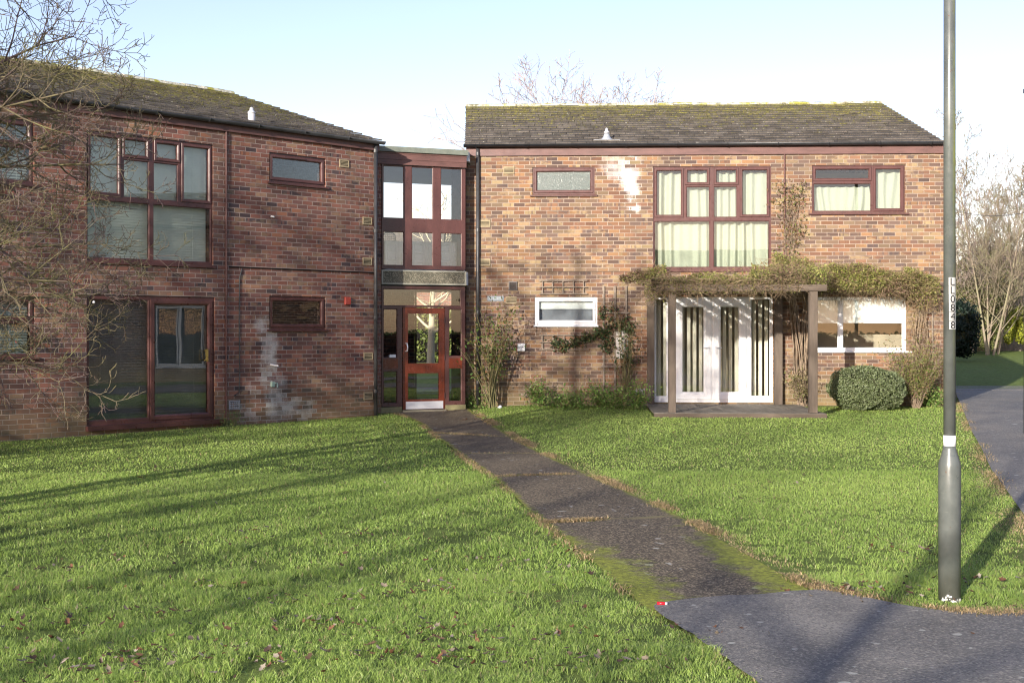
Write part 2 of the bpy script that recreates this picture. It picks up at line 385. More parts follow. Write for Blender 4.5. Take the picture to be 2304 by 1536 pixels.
def roof_mat(name, ridge_z, eave_z, moss=1.0, bias=0.01):
    m = NT(name); co = m.obj(); g = m.n("SeparateXYZ"); m.link(co, g.inputs[0])
    t = m.mr(g.outputs[2], eave_z, ridge_z)
    base = m.mix(m.mr(m.noise(co, 4, 5, 0.7), 0.3, 0.7), (0.060, 0.053, 0.045), (0.130, 0.112, 0.095))
    geo = m.n("NewGeometry")
    rnd = m.mr(geo.outputs["Random Per Island"], 0, 1, 0.7, 1.35)
    hv = m.n("HueSaturation"); m.link(base, hv.inputs["Color"]); m.link(rnd, hv.inputs["Value"])
    mo = m.noise(m.scalev(co, 1, 2, 2), 9, 6, 0.75)
    amt = m.math('MULTIPLY', m.mr(m.math('ADD', mo, m.math('MULTIPLY', m.math('SUBTRACT', t, 0.6), 0.22)), 0.505-bias, 0.57-bias), moss)
    mc = m.mix(m.mr(m.noise(co, 2.0, 3), 0.35, 0.65), (0.10, 0.105, 0.030), (0.24, 0.225, 0.05))
    mc = m.mix(m.mr(m.noise(co, 23.0, 3), 0.3, 0.7), mc, (0.09, 0.07, 0.045))
    c = m.mix(amt, hv.outputs[0], mc)
    vo = m.noise(m.scalev(co, 1.0, 1.6, 1.6), 17, 3, 0.6)
    c = m.mix(m.math('MULTIPLY', m.mr(vo, 0.665, 0.70), 0.8), c, (0.45, 0.43, 0.36))
    top = m.math('MULTIPLY', m.mr(t, 0.93, 1.0), m.mr(m.noise(co, 7, 4), 0.35, 0.6))
    c = m.mix(m.math('MULTIPLY', top, 0.8), c, (0.40, 0.38, 0.16))
    h = m.math('ADD', m.math('MULTIPLY', mo, 1.3), m.noise(co, 60, 3))
    m.pbr(c, 0.92, 0.15, normal=m.bump(h, 0.9, 0.02)); return m.m
def ridge_mat():
    m = NT("ridge_tile"); co = m.obj()
    c = m.mix(m.mr(m.noise(co, 6, 5, 0.7), 0.38, 0.55), (0.17, 0.16, 0.09), (0.50, 0.49, 0.42))
    c = m.mix(m.mr(m.noise(co, 3.1, 5, 0.7), 0.52, 0.6), c, (0.30, 0.29, 0.06))
    m.pbr(c, 0.9, 0.15, normal=m.bump(m.noise(co, 40, 4), 0.8, 0.015)); return m.m
M['ridge'] = ridge_mat()

# ---------------------------------------------------------------- wall frames: pixel -> local (u, z) on a wall plane
class Wall:
    def __init__(s, ox, oy, deg):
        s.o = (ox, oy); s.a = R(deg); s.t = (cos(s.a), sin(s.a)); s.n = (-sin(s.a), cos(s.a))
    def uz(s, px, py=745, off=0.0):
        k = (px - CX) / F; ox = s.o[0] + s.n[0]*off; oy = s.o[1] + s.n[1]*off
        u = (k*oy - ox) / (s.t[0] - k*s.t[1]); y = oy + u*s.t[1]
        return u, ZC + (HY - py)/F*y
    def u(s, px, off=0.0): return s.uz(px, 745, off)[0]
    def z(s, px, py, off=0.0): return s.uz(px, py, off)[1]
    def w(s, u, v, z): return (s.o[0]+s.t[0]*u+s.n[0]*v, s.o[1]+s.t[1]*u+s.n[1]*v, z)
    def loc(s, x, y):
        dx, dy = x-s.o[0], y-s.o[1]
        return dx*s.t[0]+dy*s.t[1], dx*s.n[0]+dy*s.n[1]
WL = Wall(-2.566, 24.67, 46.4)
WR = Wall(0.245, 26.28, -2.6)
WK = Wall(-2.426, 25.36, 21.6)

SASH = [(0.0,0.052),(0.0,0.016),(0.006,0.010),(0.040,0.010),(0.056,0.026),(0.056,0.052)]
BEAD = [(0.0,0.060),(0.0,0.036),(0.012,0.046),(0.012,0.060)]

def glazed(parent, rect, items, mat, name='window', wmat=None, glass='glass', sill=0.0, sash_w=1.0, y=0.0):
    """rect x0,x1,z0,z1; items (kind, x0,x1,z0,z1[,glass])"""
    x0, x1, z0, z1 = rect
    mb = MB(); holes = [(i[1], i[2], i[3], i[4]) for i in items]
    mb.plate(x0, x1, z0, z1, holes, y+0.03, y+0.10)
    o = mb.build(name, mat, parent)
    bev = o.modifiers.new("bevel", 'BEVEL'); bev.width = 0.004; bev.segments = 2; bev.limit_method = 'ANGLE'
    for it in items:
        k, a, b, c, e = it[:5]; gm = M[it[5]] if len(it) > 5 else M[glass]
        r = MB(); ins = 0.056*sash_w
        if k == 'sash':
            r.ring(a+0.002, b-0.002, c+0.002, e-0.002, [(p*sash_w, y+q) for p, q in SASH]); r.build('sash', mat, o)
        elif k == 'fixed':
            r.ring(a+0.001, b-0.001, c+0.001, e-0.001, [(p, y+q) for p, q in BEAD]); r.build('bead', mat, o); ins = 0.008
        elif k == 'panel':
            r.box(a-0.0, b+0.0, y+0.05, y+0.07, c, e); r.build('panel', mat, o); continue
        g = MB(); g.box(a+ins-0.004, b-ins+0.004, y+0.050, y+0.056, c+ins-0.004, e-ins+0.004)
        g.build('pane', gm, o)
    if sill:
        s = MB(); s.add([(x0-sill, y-0.045, z0-0.035),(x1+sill, y-0.045, z0-0.035),(x1+sill, y+0.03, z0-0.035),(x0-sill, y+0.03, z0-0.035),
                         (x0-sill, y-0.045, z0-0.012),(x1+sill, y-0.045, z0-0.012),(x1+sill, y+0.03, z0+0.006),(x0-sill, y+0.03, z0+0.006)],
                        [(0,3,2,1),(4,5,6,7),(0,1,5,4),(1,2,6,5),(2,3,7,6),(3,0,4,7)])
        s.build('sill', mat, o)
    return o

def curtain(parent, x0, x1, z0, z1, y, amp=0.03, waves=9, seed=1, gather=None):
    rnd = random.Random(seed); ph = [rnd.uniform(0, 6.28) for _ in range(5)]
    nx, nz = 90, 16; mb = MB()
    for j in range(nz+1):
        t = j/nz
        for i in range(nx+1):
            s_ = i/nx; x = x0+(x1-x0)*s_ + 0.02*sin(3*t+ph[0]+6*s_)
            if gather: x += gather*sin(pi*s_*2)*(1-t)*0.5
            a = amp*(0.55+0.45*sin(s_*7+ph[4]))
            yy = y + a*sin(waves*2*pi*s_ + ph[1] + 1.3*sin(5*s_+ph[2]+t*1.2)) + 0.4*a*sin(waves*4.7*s_+ph[3]+t)
            zt = z1 - 0.012*abs(sin(waves*pi*s_)) ; zb = z0 + 0.01*sin(waves*2*s_)
            mb.v.append((x, yy, zb+(zt-zb)*t))
    for j in range(nz):
        for i in range(nx):
            a = j*(nx+1)+i; mb.f.append((a, a+1, a+nx+2, a+nx+1))
    return mb.build('curtain', M['fabric'], parent, smooth=True)

def slat_blind(parent, x0, x1, z0, z1, y, pitch=0.05, mat=None, tilt=0.8):
    mb = MB(); z = z1
    while z > z0:
        c = (( x0+x1)/2, y, z); h = 0.024
        mb.obox(c, ((x1-x0)/2, 0, 0), (0, h*cos(tilt), h*sin(tilt)), (0, -0.0007*sin(tilt), 0.0007*cos(tilt)))
        z -= pitch
    for fx in (0.12, 0.5, 0.88):
        x = x0+(x1-x0)*fx; mb.box(x-0.004, x+0.004, y-0.03, y-0.028, z0, z1)
    mb.box(x0, x1, y-0.02, y+0.02, z1+0.012, z1+0.05)
    return mb.build('blind', mat or M['slat'], parent)

def roof(parent, x0a, x1a, y_e, z_e, x0b, x1b, y_r, z_r, gauge, tw, mat, seed):
    """front and back slopes of tiles; eave (x0a..x1a at y_e), ridge (x0b..x1b at y_r); local coords"""
    rnd = random.Random(seed); n = int(round(sqrt((y_r-y_e)**2+(z_r-z_e)**2)/gauge)); mb = MB()
    sl = Vector((0, y_r-y_e, z_r-z_e)); L = sl.length; sl.normalize()
    for side in (0, 1):
        for i in range(n):
            t0, t1 = i/n, min(1.0, (i+1.12)/n)
            xa, xb = x0a+(x0b-x0a)*t0, x1a+(x1b-x1a)*t0
            if side: xa = 2*x0b-xa
            cnt = int((xb-xa)/tw)+1; offx = (i % 2)*tw*0.5
            x = xa
            first = True
            while x < xb-0.01:
                wx = (tw-offx if first and offx else tw); first = False
                xe = min(x+wx, xb)
                if xb-xe < tw*0.25: xe = xb
                lift = rnd.uniform(-0.003, 0.006); tl = rnd.uniform(-0.004, 0.004)
                def P(xx, tt, up):
                    yy = y_e+(y_r-y_e)*tt; zz = z_e+(z_r-z_e)*tt + up
                    if side: yy = 2*y_r-yy
                    return (xx, yy, zz)
                a, b = x+0.004, xe-0.004
                th, tk = 0.034, 0.010
                low = 0.0
                dt = rnd.uniform(-0.010, 0.010)/L
                vs = [P(a,t0+dt,low+th-0.022+lift), P(b,t0+dt,low+th-0.022+lift+tl), P(b,t1,0.0), P(a,t1,0.0),
                      P(a,t0+dt,low+th+lift), P(b,t0+dt,low+th+lift+tl), P(b,t1,0.012), P(a,t1,0.012)]
                fs = [(0,3,2,1),(4,5,6,7),(0,1,5,4),(1,2,6,5),(2,3,7,6),(3,0,4,7)]
                if side: fs = [tuple(reversed(f)) for f in fs]
                mb.add(vs, fs); x = xe
    o = mb.build('roof', mat, parent)
    # deck under the tiles closes the attic
    dk = MB(); e = 0.03
    for s0 in (0, 1):
        f = lambda yy: yy if not s0 else 2*y_r-yy
        x0s = x0a if not s0 else 2*x0b-x0a
        v = [(x0s+e, f(y_e+0.03), z_e-0.045),(x1a-e, f(y_e+0.03), z_e-0.045),(x1b-e, f(y_r), z_r-0.03),(x0b+e, f(y_r), z_r-0.03),
             (x0s+e, f(y_e+0.03), z_e-0.015),(x1a-e, f(y_e+0.03), z_e-0.015),(x1b-e, f(y_r), z_r-0.008),(x0b+e, f(y_r), z_r-0.008)]
        dk.add(v, [(0,3,2,1),(4,5,6,7),(0,1,5,4),(1,2,6,5),(2,3,7,6),(3,0,4,7)])
    dk.build('roof_deck', M['dark'], o)
    rg = MB(); x = x0b; k = 0
    while x < x1b-0.02:
        xe = min(x+0.45, x1b); up = rnd.uniform(-0.008, 0.010); m = 8; vs = []
        for xx, rr in ((x, 0.125), (xe-0.005, 0.118)):
            for i in range(m+1):
                a = pi*i/m; vs.append((xx, y_r+rr*cos(a)*1.1, z_r-0.015+up+rr*sin(a)*0.62))
        fs = [(i, i+1, m+2+i, m+1+i) for i in range(m)] + [tuple(range(m+1)), tuple(reversed(range(m+1, 2*m+2)))]
        rg.add(vs, fs); x = xe; k += 1
    rg.build('ridge_tiles', M['ridge'], o)
    return o

def gutter(parent, x0, x1, y, z, r=0.058):
    mb = MB(); m = 8; vs = []
    for xx in (x0, x1):
        for rr in (r, r-0.004):
            for i in range(m+1):
                a = pi + pi*i/m; vs.append((xx, y+rr*cos(a), z+rr*sin(a)))
    n = m+1
    fs = []
    for i in range(m):
        fs.append((i, i+1, 2*n+i+1, 2*n+i)); fs.append((n+i+1, n+i, 3*n+i, 3*n+i+1))
    fs += [(0, 2*n, 3*n, n), (m, n+m, 3*n+m, 2*n+m), tuple(range(n)), tuple(reversed(range(2*n, 3*n)))]
    mb.add(vs, fs); g = mb.build('gutter', M['black'], parent, smooth=True)
    xx = x0+0.25
    while xx < x1:
        b = MB(); pts = [(xx, y+(r+0.004)*cos(pi+pi*i/6), z+(r+0.004)*sin(pi+pi*i/6)) for i in range(7)]
        for i in range(6): b.bar(pts[i], pts[i+1], 0.03, 0.006, up=(0,1,0.01) if i in (2,3) else (1,0,0))
        b.box(xx-0.015, xx+0.015, y+r-0.002, y+r+0.03, z-0.05, z+0.02)
        b.build('gutter_bracket', M['black'], g); xx += 0.98
    return g

def downpipe(parent, x, y, z0, z1, r=0.034, shoe=True):
    mb = MB(); pts = [(x, y, z0), (x, y, z1)]
    mb.tube(pts, r, 14); o = mb.build('downpipe', M['pipe'], parent, smooth=True)
    for zz in (z0+0.45, z0+(z1-z0)*0.36, z0+(z1-z0)*0.68, z1-0.12):
        c = MB(); c.tube([(x, y, zz-0.03), (x, y, zz+0.03)], r+0.007, 14); c.box(x-0.02, x+0.02, y+r*0.6, 0.0, zz-0.012, zz+0.012)
        c.build('pipe_collar', M['pipe'], o)
    return o

def airbrick(parent, u, z, w_=0.215, h=0.14, rows=4, mat='cream'):
    mb = MB(); y0 = -0.006
    mb.ring(u-w_/2, u+w_/2, z-h/2, z+h/2, [(0,0.02),(0,y0),(0.016,y0),(0.020,0.02)])
    n = rows+1
    hh = (h-0.034)/(2*rows+1)
    for i in range(rows+1):
        a = z-h/2+0.017+i*2*hh; mb.box(u-w_/2+0.017, u+w_/2-0.017, y0+0.003, 0.012, a, a+hh)
    o = mb.build('air_brick', M[mat], parent)
    d = MB(); d.box(u-w_/2+0.01, u+w_/2-0.01, 0.003, 0.008, z-h/2+0.01, z+h/2-0.01) ; d.build('dark_backing', M['dark'], o)
    # dark backing stands for shade inside the slots; set before the wall face
    o.location.y = -0.010
    return o

def plan_walls(mb, x0, x1, d, zb, ze, zr, thick=0.25, skew=0.0):
    """left, right gable walls and the back wall of a house; front wall separately"""
    for xa, xb in ((x0, x0+thick), (x1-thick, x1)):
        vs = []
        for xx in (xa, xb):
            k = skew if xa == x0 else 0.0
            vs += [(xx, thick+0.001, zb), (xx+k, d-0.001, zb), (xx+k, d-0.001, ze), (xx+k/2, d/2, zr), (xx, thick+0.001, ze)]
        mb.add(vs, [(0,4,3,2,1), (5,6,7,8,9), (0,1,6,5), (1,2,7,6), (2,3,8,7), (3,4,9,8), (4,0,5,9)])
    mb.box(x0+thick+skew, x1-thick, d-thick, d, zb, ze)

# ================================================================ LEFT HOUSE
u, z, W = WL.u, WL.z, WL
LX1 = u(847); LX0 = -13.5; LZB = -0.45; LFZ = 4.79
def rectL(px0, px1, pyt, pyb, at):    # px edges; top and bottom rows read at column `at`
    return [u(px0), u(px1), z(at, pyb), z(at, pyt)]
house_l = thing('brick_house', 'dark red brick two-storey house on the left, partly behind bare branches', 'house',
                (WL.o[0], WL.o[1], 0), WL.a)
r_up = rectL(195, 480, 326, 599, 480)
r_dn = rectL(195, 484, 668, 945, 484)
r_s1 = rectL(606, 733, 357, 421, 733)
r_s2 = rectL(606, 733, 668, 741, 733)
r_e1 = [u(-150), u(77), z(75,415), z(75,272)]
r_e2 = [u(-150), u(79), z(79,803), z(79,667)]
stl = [(u(610), z(610,800), 0.22, 0.72, (0.50,0.49,0.47), 0.75), (u(585), z(585,735), 0.16, 0.16, (0.50,0.49,0.47), 0.6),
       (u(618), z(618,880), 0.48, 0.45, (0.42,0.42,0.41), 0.75), (u(630), z(640,925), 0.85, 0.30, (0.42,0.41,0.38), 0.8)]
M['brickL'] = brick_mat("brick_left", PAL_L, (0.33,0.26,0.23), stl, 1.0, algae=0.45, seed=3.0)
mb = MB()
mb.plate(LX0, LX1, LZB, LFZ+0.2, [tuple(r) for r in (r_up, r_dn, r_s1, r_s2, r_e1, r_e2)], 0, 0.25)
plan_walls(mb, LX0, LX1, 9.4, LZB, LFZ+0.15, 6.30)
mb.build('wall', M['brickL'], house_l)
M['roofL'] = roof_mat("roof_left", 6.45, 4.95, 1.0, 0.045)
eL = u(866, -0.14)
roof(house_l, LX0-0.2, eL-0.04, -0.12, 4.95, LX0-0.2, eL-0.04, 4.7, 6.43, 0.30, 0.30, M['roofL'], 5)
gutter(house_l, LX0-0.2, eL, -0.115, 4.955)
f = MB(); f.box(LX0, eL-0.05, -0.045, -0.004, LFZ, 4.93); f.build('fascia', M['brown_fascia'], house_l)
downpipe(house_l, u(845.5, -0.06), -0.055, -0.1, 4.90)
p = MB(); p.tube([(u(509,-0.02), -0.022, 0.02), (u(509,-0.02), -0.022, LFZ)], 0.016, 8); p.build('waste_pipe', M['brown_fascia'], house_l)
b = MB(); zc = z(700, 608); b.box(u(515), LX1, -0.012, 0.004, zc-0.010, zc+0.010); b.build('string_course', M['dark'], house_l)
cb = MB(); cu = u(537); cb.tube([(cu+0.06,-0.01,zc-0.02),(cu+0.01,-0.012,zc-0.18),(cu,-0.012,1.6),(cu+0.01,-0.012,0.9),(cu,-0.012,0.42),(cu-0.1,-0.012,0.36)], 0.009, 6); cb.build('cable', M['pipe'], house_l)
for (ax, ay) in ((774,368),(826,497),(826,588),(828,801),(828,890)):
    airbrick(house_l, u(ax), z(ax, ay))

def big_window(parent, r, mat, refx, curtains=None, blind=False, seed=1):
    x0, x1, z0, z1 = r; wd, ht = x1-x0, z1-z0
    fx = lambda f: x0+wd*f; fz = lambda f: z1-ht*f
    e = 0.028
    items = [('sash', x0+e, fx(0.262), fz(0.49), z1-e), ('sash', fx(1-0.262), x1-e, fz(0.49), z1-e),
             ('sash', fx(0.272), fx(0.482), fz(0.178), z1-e), ('sash', fx(0.518), fx(0.728), fz(0.178), z1-e),
             ('fixed', fx(0.285), fx(0.482), fz(0.49), fz(0.192)), ('fixed', fx(0.518), fx(0.715), fz(0.49), fz(0.192)),
             ('fixed', x0+e, fx(0.485), z0+e+0.03, fz(0.525)), ('fixed', fx(0.515), x1-e, z0+e+0.03, fz(0.525))]
    o = glazed(parent, r, items, mat, sash_w=0.92)
    s_ = MB(); s_.box(x0-0.02, x1+0.03, -0.04, 0.03, z0-0.03, z0+0.012); s_.build('sill', mat, o)
    for fa in (0.377, 0.623):
        v = MB(); v.box(fx(fa)-0.09, fx(fa)+0.09, 0.000, 0.012, z1-e-0.032, z1-e-0.018); v.build('trickle_vent', mat, o)
    if blind: slat_blind(o, x0+0.04, x1-0.04, z0+0.08, z1-0.08, 0.17, 0.042, tilt=1.2)
    if curtains:
        curtain(o, x0+0.03, x0+wd*0.49, z0+0.06, z1-0.10, 0.20, 0.05, 6, seed); curtain(o, x0+wd*0.5, x1-0.02, z0+0.05, z1-0.09, 0.20, 0.05, 7, seed+1)
    return o
W1 = big_window(house_l, r_up, M['brown'], 0, blind=True)

def small_window(parent, r, mat, glass='glass', vent=True, sill=0.05):
    x0, x1, z0, z1 = r
    o = glazed(parent, r, [('sash', x0+0.03, x1-0.03, z0+0.035, z1-0.03)], mat, glass=glass, sill=sill)
    if vent:
        cx = (x0+x1)/2; v = MB(); v.box(cx-0.17, cx+0.17, -0.002, 0.011, z1-0.065, z1-0.050); v.build('trickle_vent', mat, o)
    return o
small_window(house_l, r_s1, M['brown'])
small_window(house_l, r_s2, M['brown'])
# edge windows (run out of the picture)
def two_light(parent, r, mat, blind=False):
    x0, x1, z0, z1 = r; xm = (x0+x1)/2
    o = glazed(parent, r, [('sash', x0+0.03, xm-0.02, z0+0.035, z1-0.03), ('sash', xm+0.02, x1-0.03, z1-(z1-z0)*0.40, z1-0.03), ('fixed', xm+0.03, x1-0.04, z0+0.04, z1-(z1-z0)*0.44)], mat, sill=0.05)
    slat_blind(o, x0+0.04, x1-0.04, z0+0.05, z1-0.05, 0.17, 0.042)
    return o
two_light(house_l, r_e1, M['brown']); two_light(house_l, r_e2, M['brown'])
# sliding patio door
x0, x1, z0, z1 = r_dn; xm = u(341)
o = glazed(house_l, r_dn, [('fixed', x0+0.05, xm-0.03, z0+0.09, z1-0.07), ('sash', xm-0.01, x1-0.04, z0+0.05, z1-0.055)], M['brown'], name='patio_door', sash_w=1.5)
s_ = MB(); s_.box(x0-0.02, x1+0.12, -0.08, 0.03, z0-0.055, z0+0.02); s_.build('threshold', M['brown'], o)
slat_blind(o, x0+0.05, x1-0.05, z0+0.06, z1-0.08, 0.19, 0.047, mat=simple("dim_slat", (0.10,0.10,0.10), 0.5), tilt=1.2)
hx = u(466); hz = z(466, 799); hb = MB()
hb.box(hx-0.02, hx+0.02, -0.004, 0.010, hz-0.10, hz+0.10); hb.box(hx-0.055, hx-0.038, -0.055, -0.035, hz-0.09, hz+0.09)
for dz in (-0.08, 0.08): hb.box(hx-0.055, hx-0.02, -0.045, 0.0, hz+dz-0.01, hz+dz+0.01)
hb.build('handle', M['brass'], o)
hb = MB(); hb.lathe([(0.0,-0.02),(0.018,-0.016),(0.02,0.0),(0.012,0.014)], 10, (u(211), 0.0, z(211,679))); hb.build('contact_sensor', M['white'], o)
# alarm box, drain plate, tap, white pipe stub
bx = u(780); bz = z(780, 677); a_ = MB(); a_.box(bx-0.065, bx+0.065, -0.05, 0, bz-0.07, bz+0.07)
ao = a_.build('alarm_box', simple("alarm_red", (0.30,0.045,0.03), 0.5), house_l); bv = ao.modifiers.new('b','BEVEL'); bv.width=0.012; bv.segments=3
g_ = MB(); gx, gz = u(527), z(527, 911); g_.ring(gx-0.11, gx+0.11, gz-0.075, gz+0.075, [(0,0),(0,-0.012),(0.012,-0.014),(0.014,0)])
for i in range(5):
    for j in range(3): g_.box(gx-0.092+i*0.038, gx-0.064+i*0.038, -0.010, 0, gz-0.055+j*0.040, gz-0.028+j*0.040)
g_.build('vent_plate', simple("grey_plate", (0.30,0.31,0.33), 0.6), house_l)
tx, tz = u(612), z(612, 862); t_ = MB(); t_.box(tx-0.03, tx+0.03, -0.05, 0, tz-0.06, tz+0.03); t_.tube([(tx+0.02,-0.04,tz),(tx+0.06,-0.07,tz),(tx+0.06,-0.08,tz-0.07)],0.012,8)
t_.build('garden_tap', simple("verdigris", (0.30,0.42,0.36), 0.5), house_l)
t_ = MB(); t_.tube([(u(609),-0.001,z(609,820)),(u(609)+0.04,-0.16,z(609,820)-0.02)],0.014,10); t_.build('overflow_pipe', M['white'], house_l)
t_ = MB(); t_.tube([(u(610),-0.001,z(610,487)),(u(610)+0.02,-0.06,z(610,487)-0.01)],0.014,10); t_.build('overflow_pipe', M['white'], house_l)
# roof vent
def roof_vent(parent, x, y, zb, mat1, mat2, h=0.34, r=0.065, flash=None):
    v = MB(); v.lathe([(r,-0.15),(r,h*0.62)], 18, (x, y, zb)); o = v.build('roof_vent', mat1, parent, smooth=True)
    c = MB(); c.lathe([(r+0.006,h*0.62),(r+0.006,h*0.70),(r*0.55,h*0.86),(r*0.5,h),(0.01,h+0.02)], 18, (x, y, zb)); c.build('cowl', mat2, o, smooth=True)
    if flash:
        k = MB(); k.lathe([(r+0.10,-0.03),(r+0.02,0.06),(r+0.004,0.11)], 18, (x,y,zb)); k.box(x-0.26, x+0.26, y-0.16, y-0.10, zb-0.03, zb-0.012); k.build('flashing', flash, o)
def roof_pt(Wn, px, py, ye, ze, slope):
    # intersect pixel with the roof plane z = ze + slope*(v - ye)
    lo, hi = ye, 12.0
    for _ in range(50):
        v = (lo+hi)/2; uu, zz = Wn.uz(px, py, v)
        if zz > ze + slope*(v-ye): lo = v
        else: hi = v
    return Wn.u(px, v), v, ze+slope*(v-ye)
slL = (6.43-4.95)/4.82
rx, ry, rz = roof_pt(WL, 566, 274, -0.12, 4.95, slL)
roof_vent(house_l, rx, ry, rz, simple("vent_white", (0.42,0.41,0.43), 0.5), M['steel'], 0.23, 0.062)
for o_ in (): pass
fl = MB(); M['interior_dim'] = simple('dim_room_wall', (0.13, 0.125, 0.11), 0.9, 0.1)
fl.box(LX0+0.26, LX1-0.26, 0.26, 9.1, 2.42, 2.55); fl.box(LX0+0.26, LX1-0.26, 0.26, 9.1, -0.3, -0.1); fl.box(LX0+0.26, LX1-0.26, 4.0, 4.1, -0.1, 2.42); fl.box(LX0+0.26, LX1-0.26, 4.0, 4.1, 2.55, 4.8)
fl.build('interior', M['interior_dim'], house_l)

# ================================================================ RIGHT HOUSE
u, z, W = WR.u, WR.z, WR
def rectR(px0, px1, pyt, pyb): m_ = (px0+px1)/2; return [u(px0), u(px1), z(m_, pyb), z(m_, pyt)]
house_r = thing('brick_house', 'orange-tan brick two-storey house on the right with white patio doors', 'house',
                (WR.o[0], WR.o[1], 0), WR.a)
RX0, RX1 = u(1049), u(2134); RFZ = z(1600, 348.5)
q_up = rectR(1469, 1735, 374, 608); q_s1 = rectR(1198, 1338, 376, 438); q_tr = rectR(1827, 2036, 371.5, 479)
q_s2 = rectR(1203, 1344, 668, 731); q_pd = rectR(1471, 1739, 668, 905); q_lr = rectR(1830, 2039, 668, 789)
str_ = [(u(1420), z(1420,400), 0.20, 0.70, (0.70,0.68,0.66), 0.75), (u(1385), z(1385,375), 0.30, 0.30, (0.66,0.62,0.60), 0.5), (u(1430), z(1430,470), 0.13, 0.10, (0.75,0.73,0.70), 0.8)]
M['brickR'] = brick_mat("brick_right", PAL_R, MORTAR, str_, 0.80, algae=0.5, seed=11.0, smear=0.45)
mb = MB(); RD = 11.4
mb.plate(RX0, RX1, LZB, RFZ+0.2, [tuple(r) for r in (q_up, q_s1, q_tr, q_s2, q_pd, q_lr)], 0, 0.25)
RSK = u(1050, 5.7)-RX0
plan_walls(mb, RX0, RX1, RD, LZB, RFZ+0.15, 6.75, skew=2*RSK)
mb.build('wall', M['brickR'], house_r)
M['roofR'] = roof_mat("roof_right", 6.85, 5.12, 1.0)
roof(house_r, u(1044,-0.13), u(2124,-0.13), -0.13, 5.10, u(1048.5, 5.7), RX1+0.02, 5.70, 6.84, 0.315, 0.30, M['roofR'], 9)
gutter(house_r, u(1043,-0.13), u(2126,-0.13), -0.125, 5.115)
f = MB(); f.box(RX0+0.002, RX1+0.0, -0.045, -0.004, RFZ, 5.08); f.build('fascia', M['brown_fascia'], house_r)
downpipe(house_r, u(1075,-0.06), -0.06, 0.0, 5.06)
p = MB(); p.tube([(u(1765.5,-0.02), -0.02, 2.3), (u(1765.5,-0.02), -0.02, RFZ)], 0.014, 8); p.build('waste_pipe', M['brown_fascia'], house_r)
zc = z(1200, 611); b = MB(); b.box(RX0, u(1469), -0.010, 0.004, zc-0.006, zc+0.006); b.build('string_course', simple("course_line", (0.10,0.075,0.055), 0.9), house_r)
b = MB(); b.box(u(1736), RX1, -0.010, 0.004, zc-0.006, zc+0.006); b.build('string_course', bpy.data.materials["course_line"], house_r)
for (ax, ay) in ((1145,383),(1091,503),(1091,590),(1150,675)): airbrick(house_r, u(ax), z(ax, ay), rows=4)
v_ = MB(); ax, az = u(1154), z(1154, 643); v_.ring(ax-0.085, ax+0.085, az-0.085, az+0.085, [(0,0),(0,-0.03),(0.02,-0.035),(0.022,0)])
for i in range(5): v_.obox((ax, -0.022, az-0.055+i*0.028), (0.065,0,0), (0,0.010,-0.010), (0,0.002,0.002))
v_.build('extract_vent', simple("dark_vent", (0.10,0.085,0.08), 0.6), house_r)
big_window(house_r, q_up, M['brown'], 0, curtains=True, seed=4)
sw = small_window(house_r, q_s1, M['brown'], glass='frosted')
# two yellow bottles and a white pot on the inside sill
yb = simple("bottle_yellow", (0.62,0.55,0.05), 0.4); gb_ = simple("bottle_green", (0.10,0.25,0.10), 0.4)
for (bx_, mt) in ((1284, yb), (1326, yb), (1237, M['white'])):
    bt = MB(); bt.lathe([(0.035,0),(0.038,0.10),(0.030,0.15),(0.012,0.18),(0.012,0.21)], 12, (u(bx_), 0.13, q_s1[2]+0.03)); bo = bt.build('bottle', mt, None, smooth=True)
    bo.location = house_r.location; bo.rotation_euler = house_r.rotation_euler
    tag(bo, {1284:'yellow bottle behind the frosted upper window, in the middle of its pane', 1326:'yellow bottle behind the frosted upper window, at its right edge', 1237:'small white pot behind the frosted upper window, left of the bottles'}[bx_], 'bottle')
x0, x1, z0, z1 = q_tr; xm = u(1965)
o = glazed(house_r, q_tr, [('sash', x0+0.02, xm-0.03, z1-0.31, z1-0.025), ('fixed', x0+0.035, xm-0.035, z0+0.035, z1-0.35), ('sash', xm-0.0, x1-0.025, z0+0.03, z1-0.025)], M['brown'], sill=0.07)
v = MB(); v.box(x0+0.32, x0+0.78, 0.0, 0.012, z1-0.06, z1-0.045); v.build('trickle_vent', M['brown'], o)
curtain(o, x0+0.03, xm-0.03, z0+0.04, z1-0.40, 0.20, 0.03, 7, 21); curtain(o, xm-0.02, x1-0.02, z0+0.04, z1-0.05, 0.20, 0.03, 4, 23)
# lower small white window
x0, x1, z0, z1 = q_s2
o = small_window(house_r, q_s2, M['white'], vent=True, sill=0.02)
rb = MB(); rb.box(x0+0.08, x1-0.08, 0.12, 0.125, z1-0.235, z1-0.06); rb.build('roller_blind', M['roller'], o)
rb = MB(); rb.box(x0+0.08, x1-0.08, 0.16, 0.165, z0+0.05, z1-0.2); rb.build('blackout_blind', simple('grey_blind', (0.20,0.21,0.245), 0.8), o)
# lower right white window
x0, x1, z0, z1 = q_lr; xm = u(1893)
o = glazed(house_r, q_lr, [('fixed', x0+0.05, xm-0.05, z0+0.05, z1-0.05), ('fixed', xm+0.03, x1-0.06, z0+0.05, z1-0.05)], M['white'], sill=0.10)
for a, b_ in ((x0+0.05, xm-0.05), (xm+0.03, x1-0.06)):
    rb = MB(); rb.box(a, b_, 0.13, 0.135, z1-0.50, z1-0.04); rb.tube([(a,0.13,z1-0.50),(b_,0.13,z1-0.50)],0.012,8); rb.build('roller_blind', M['roller'], o)
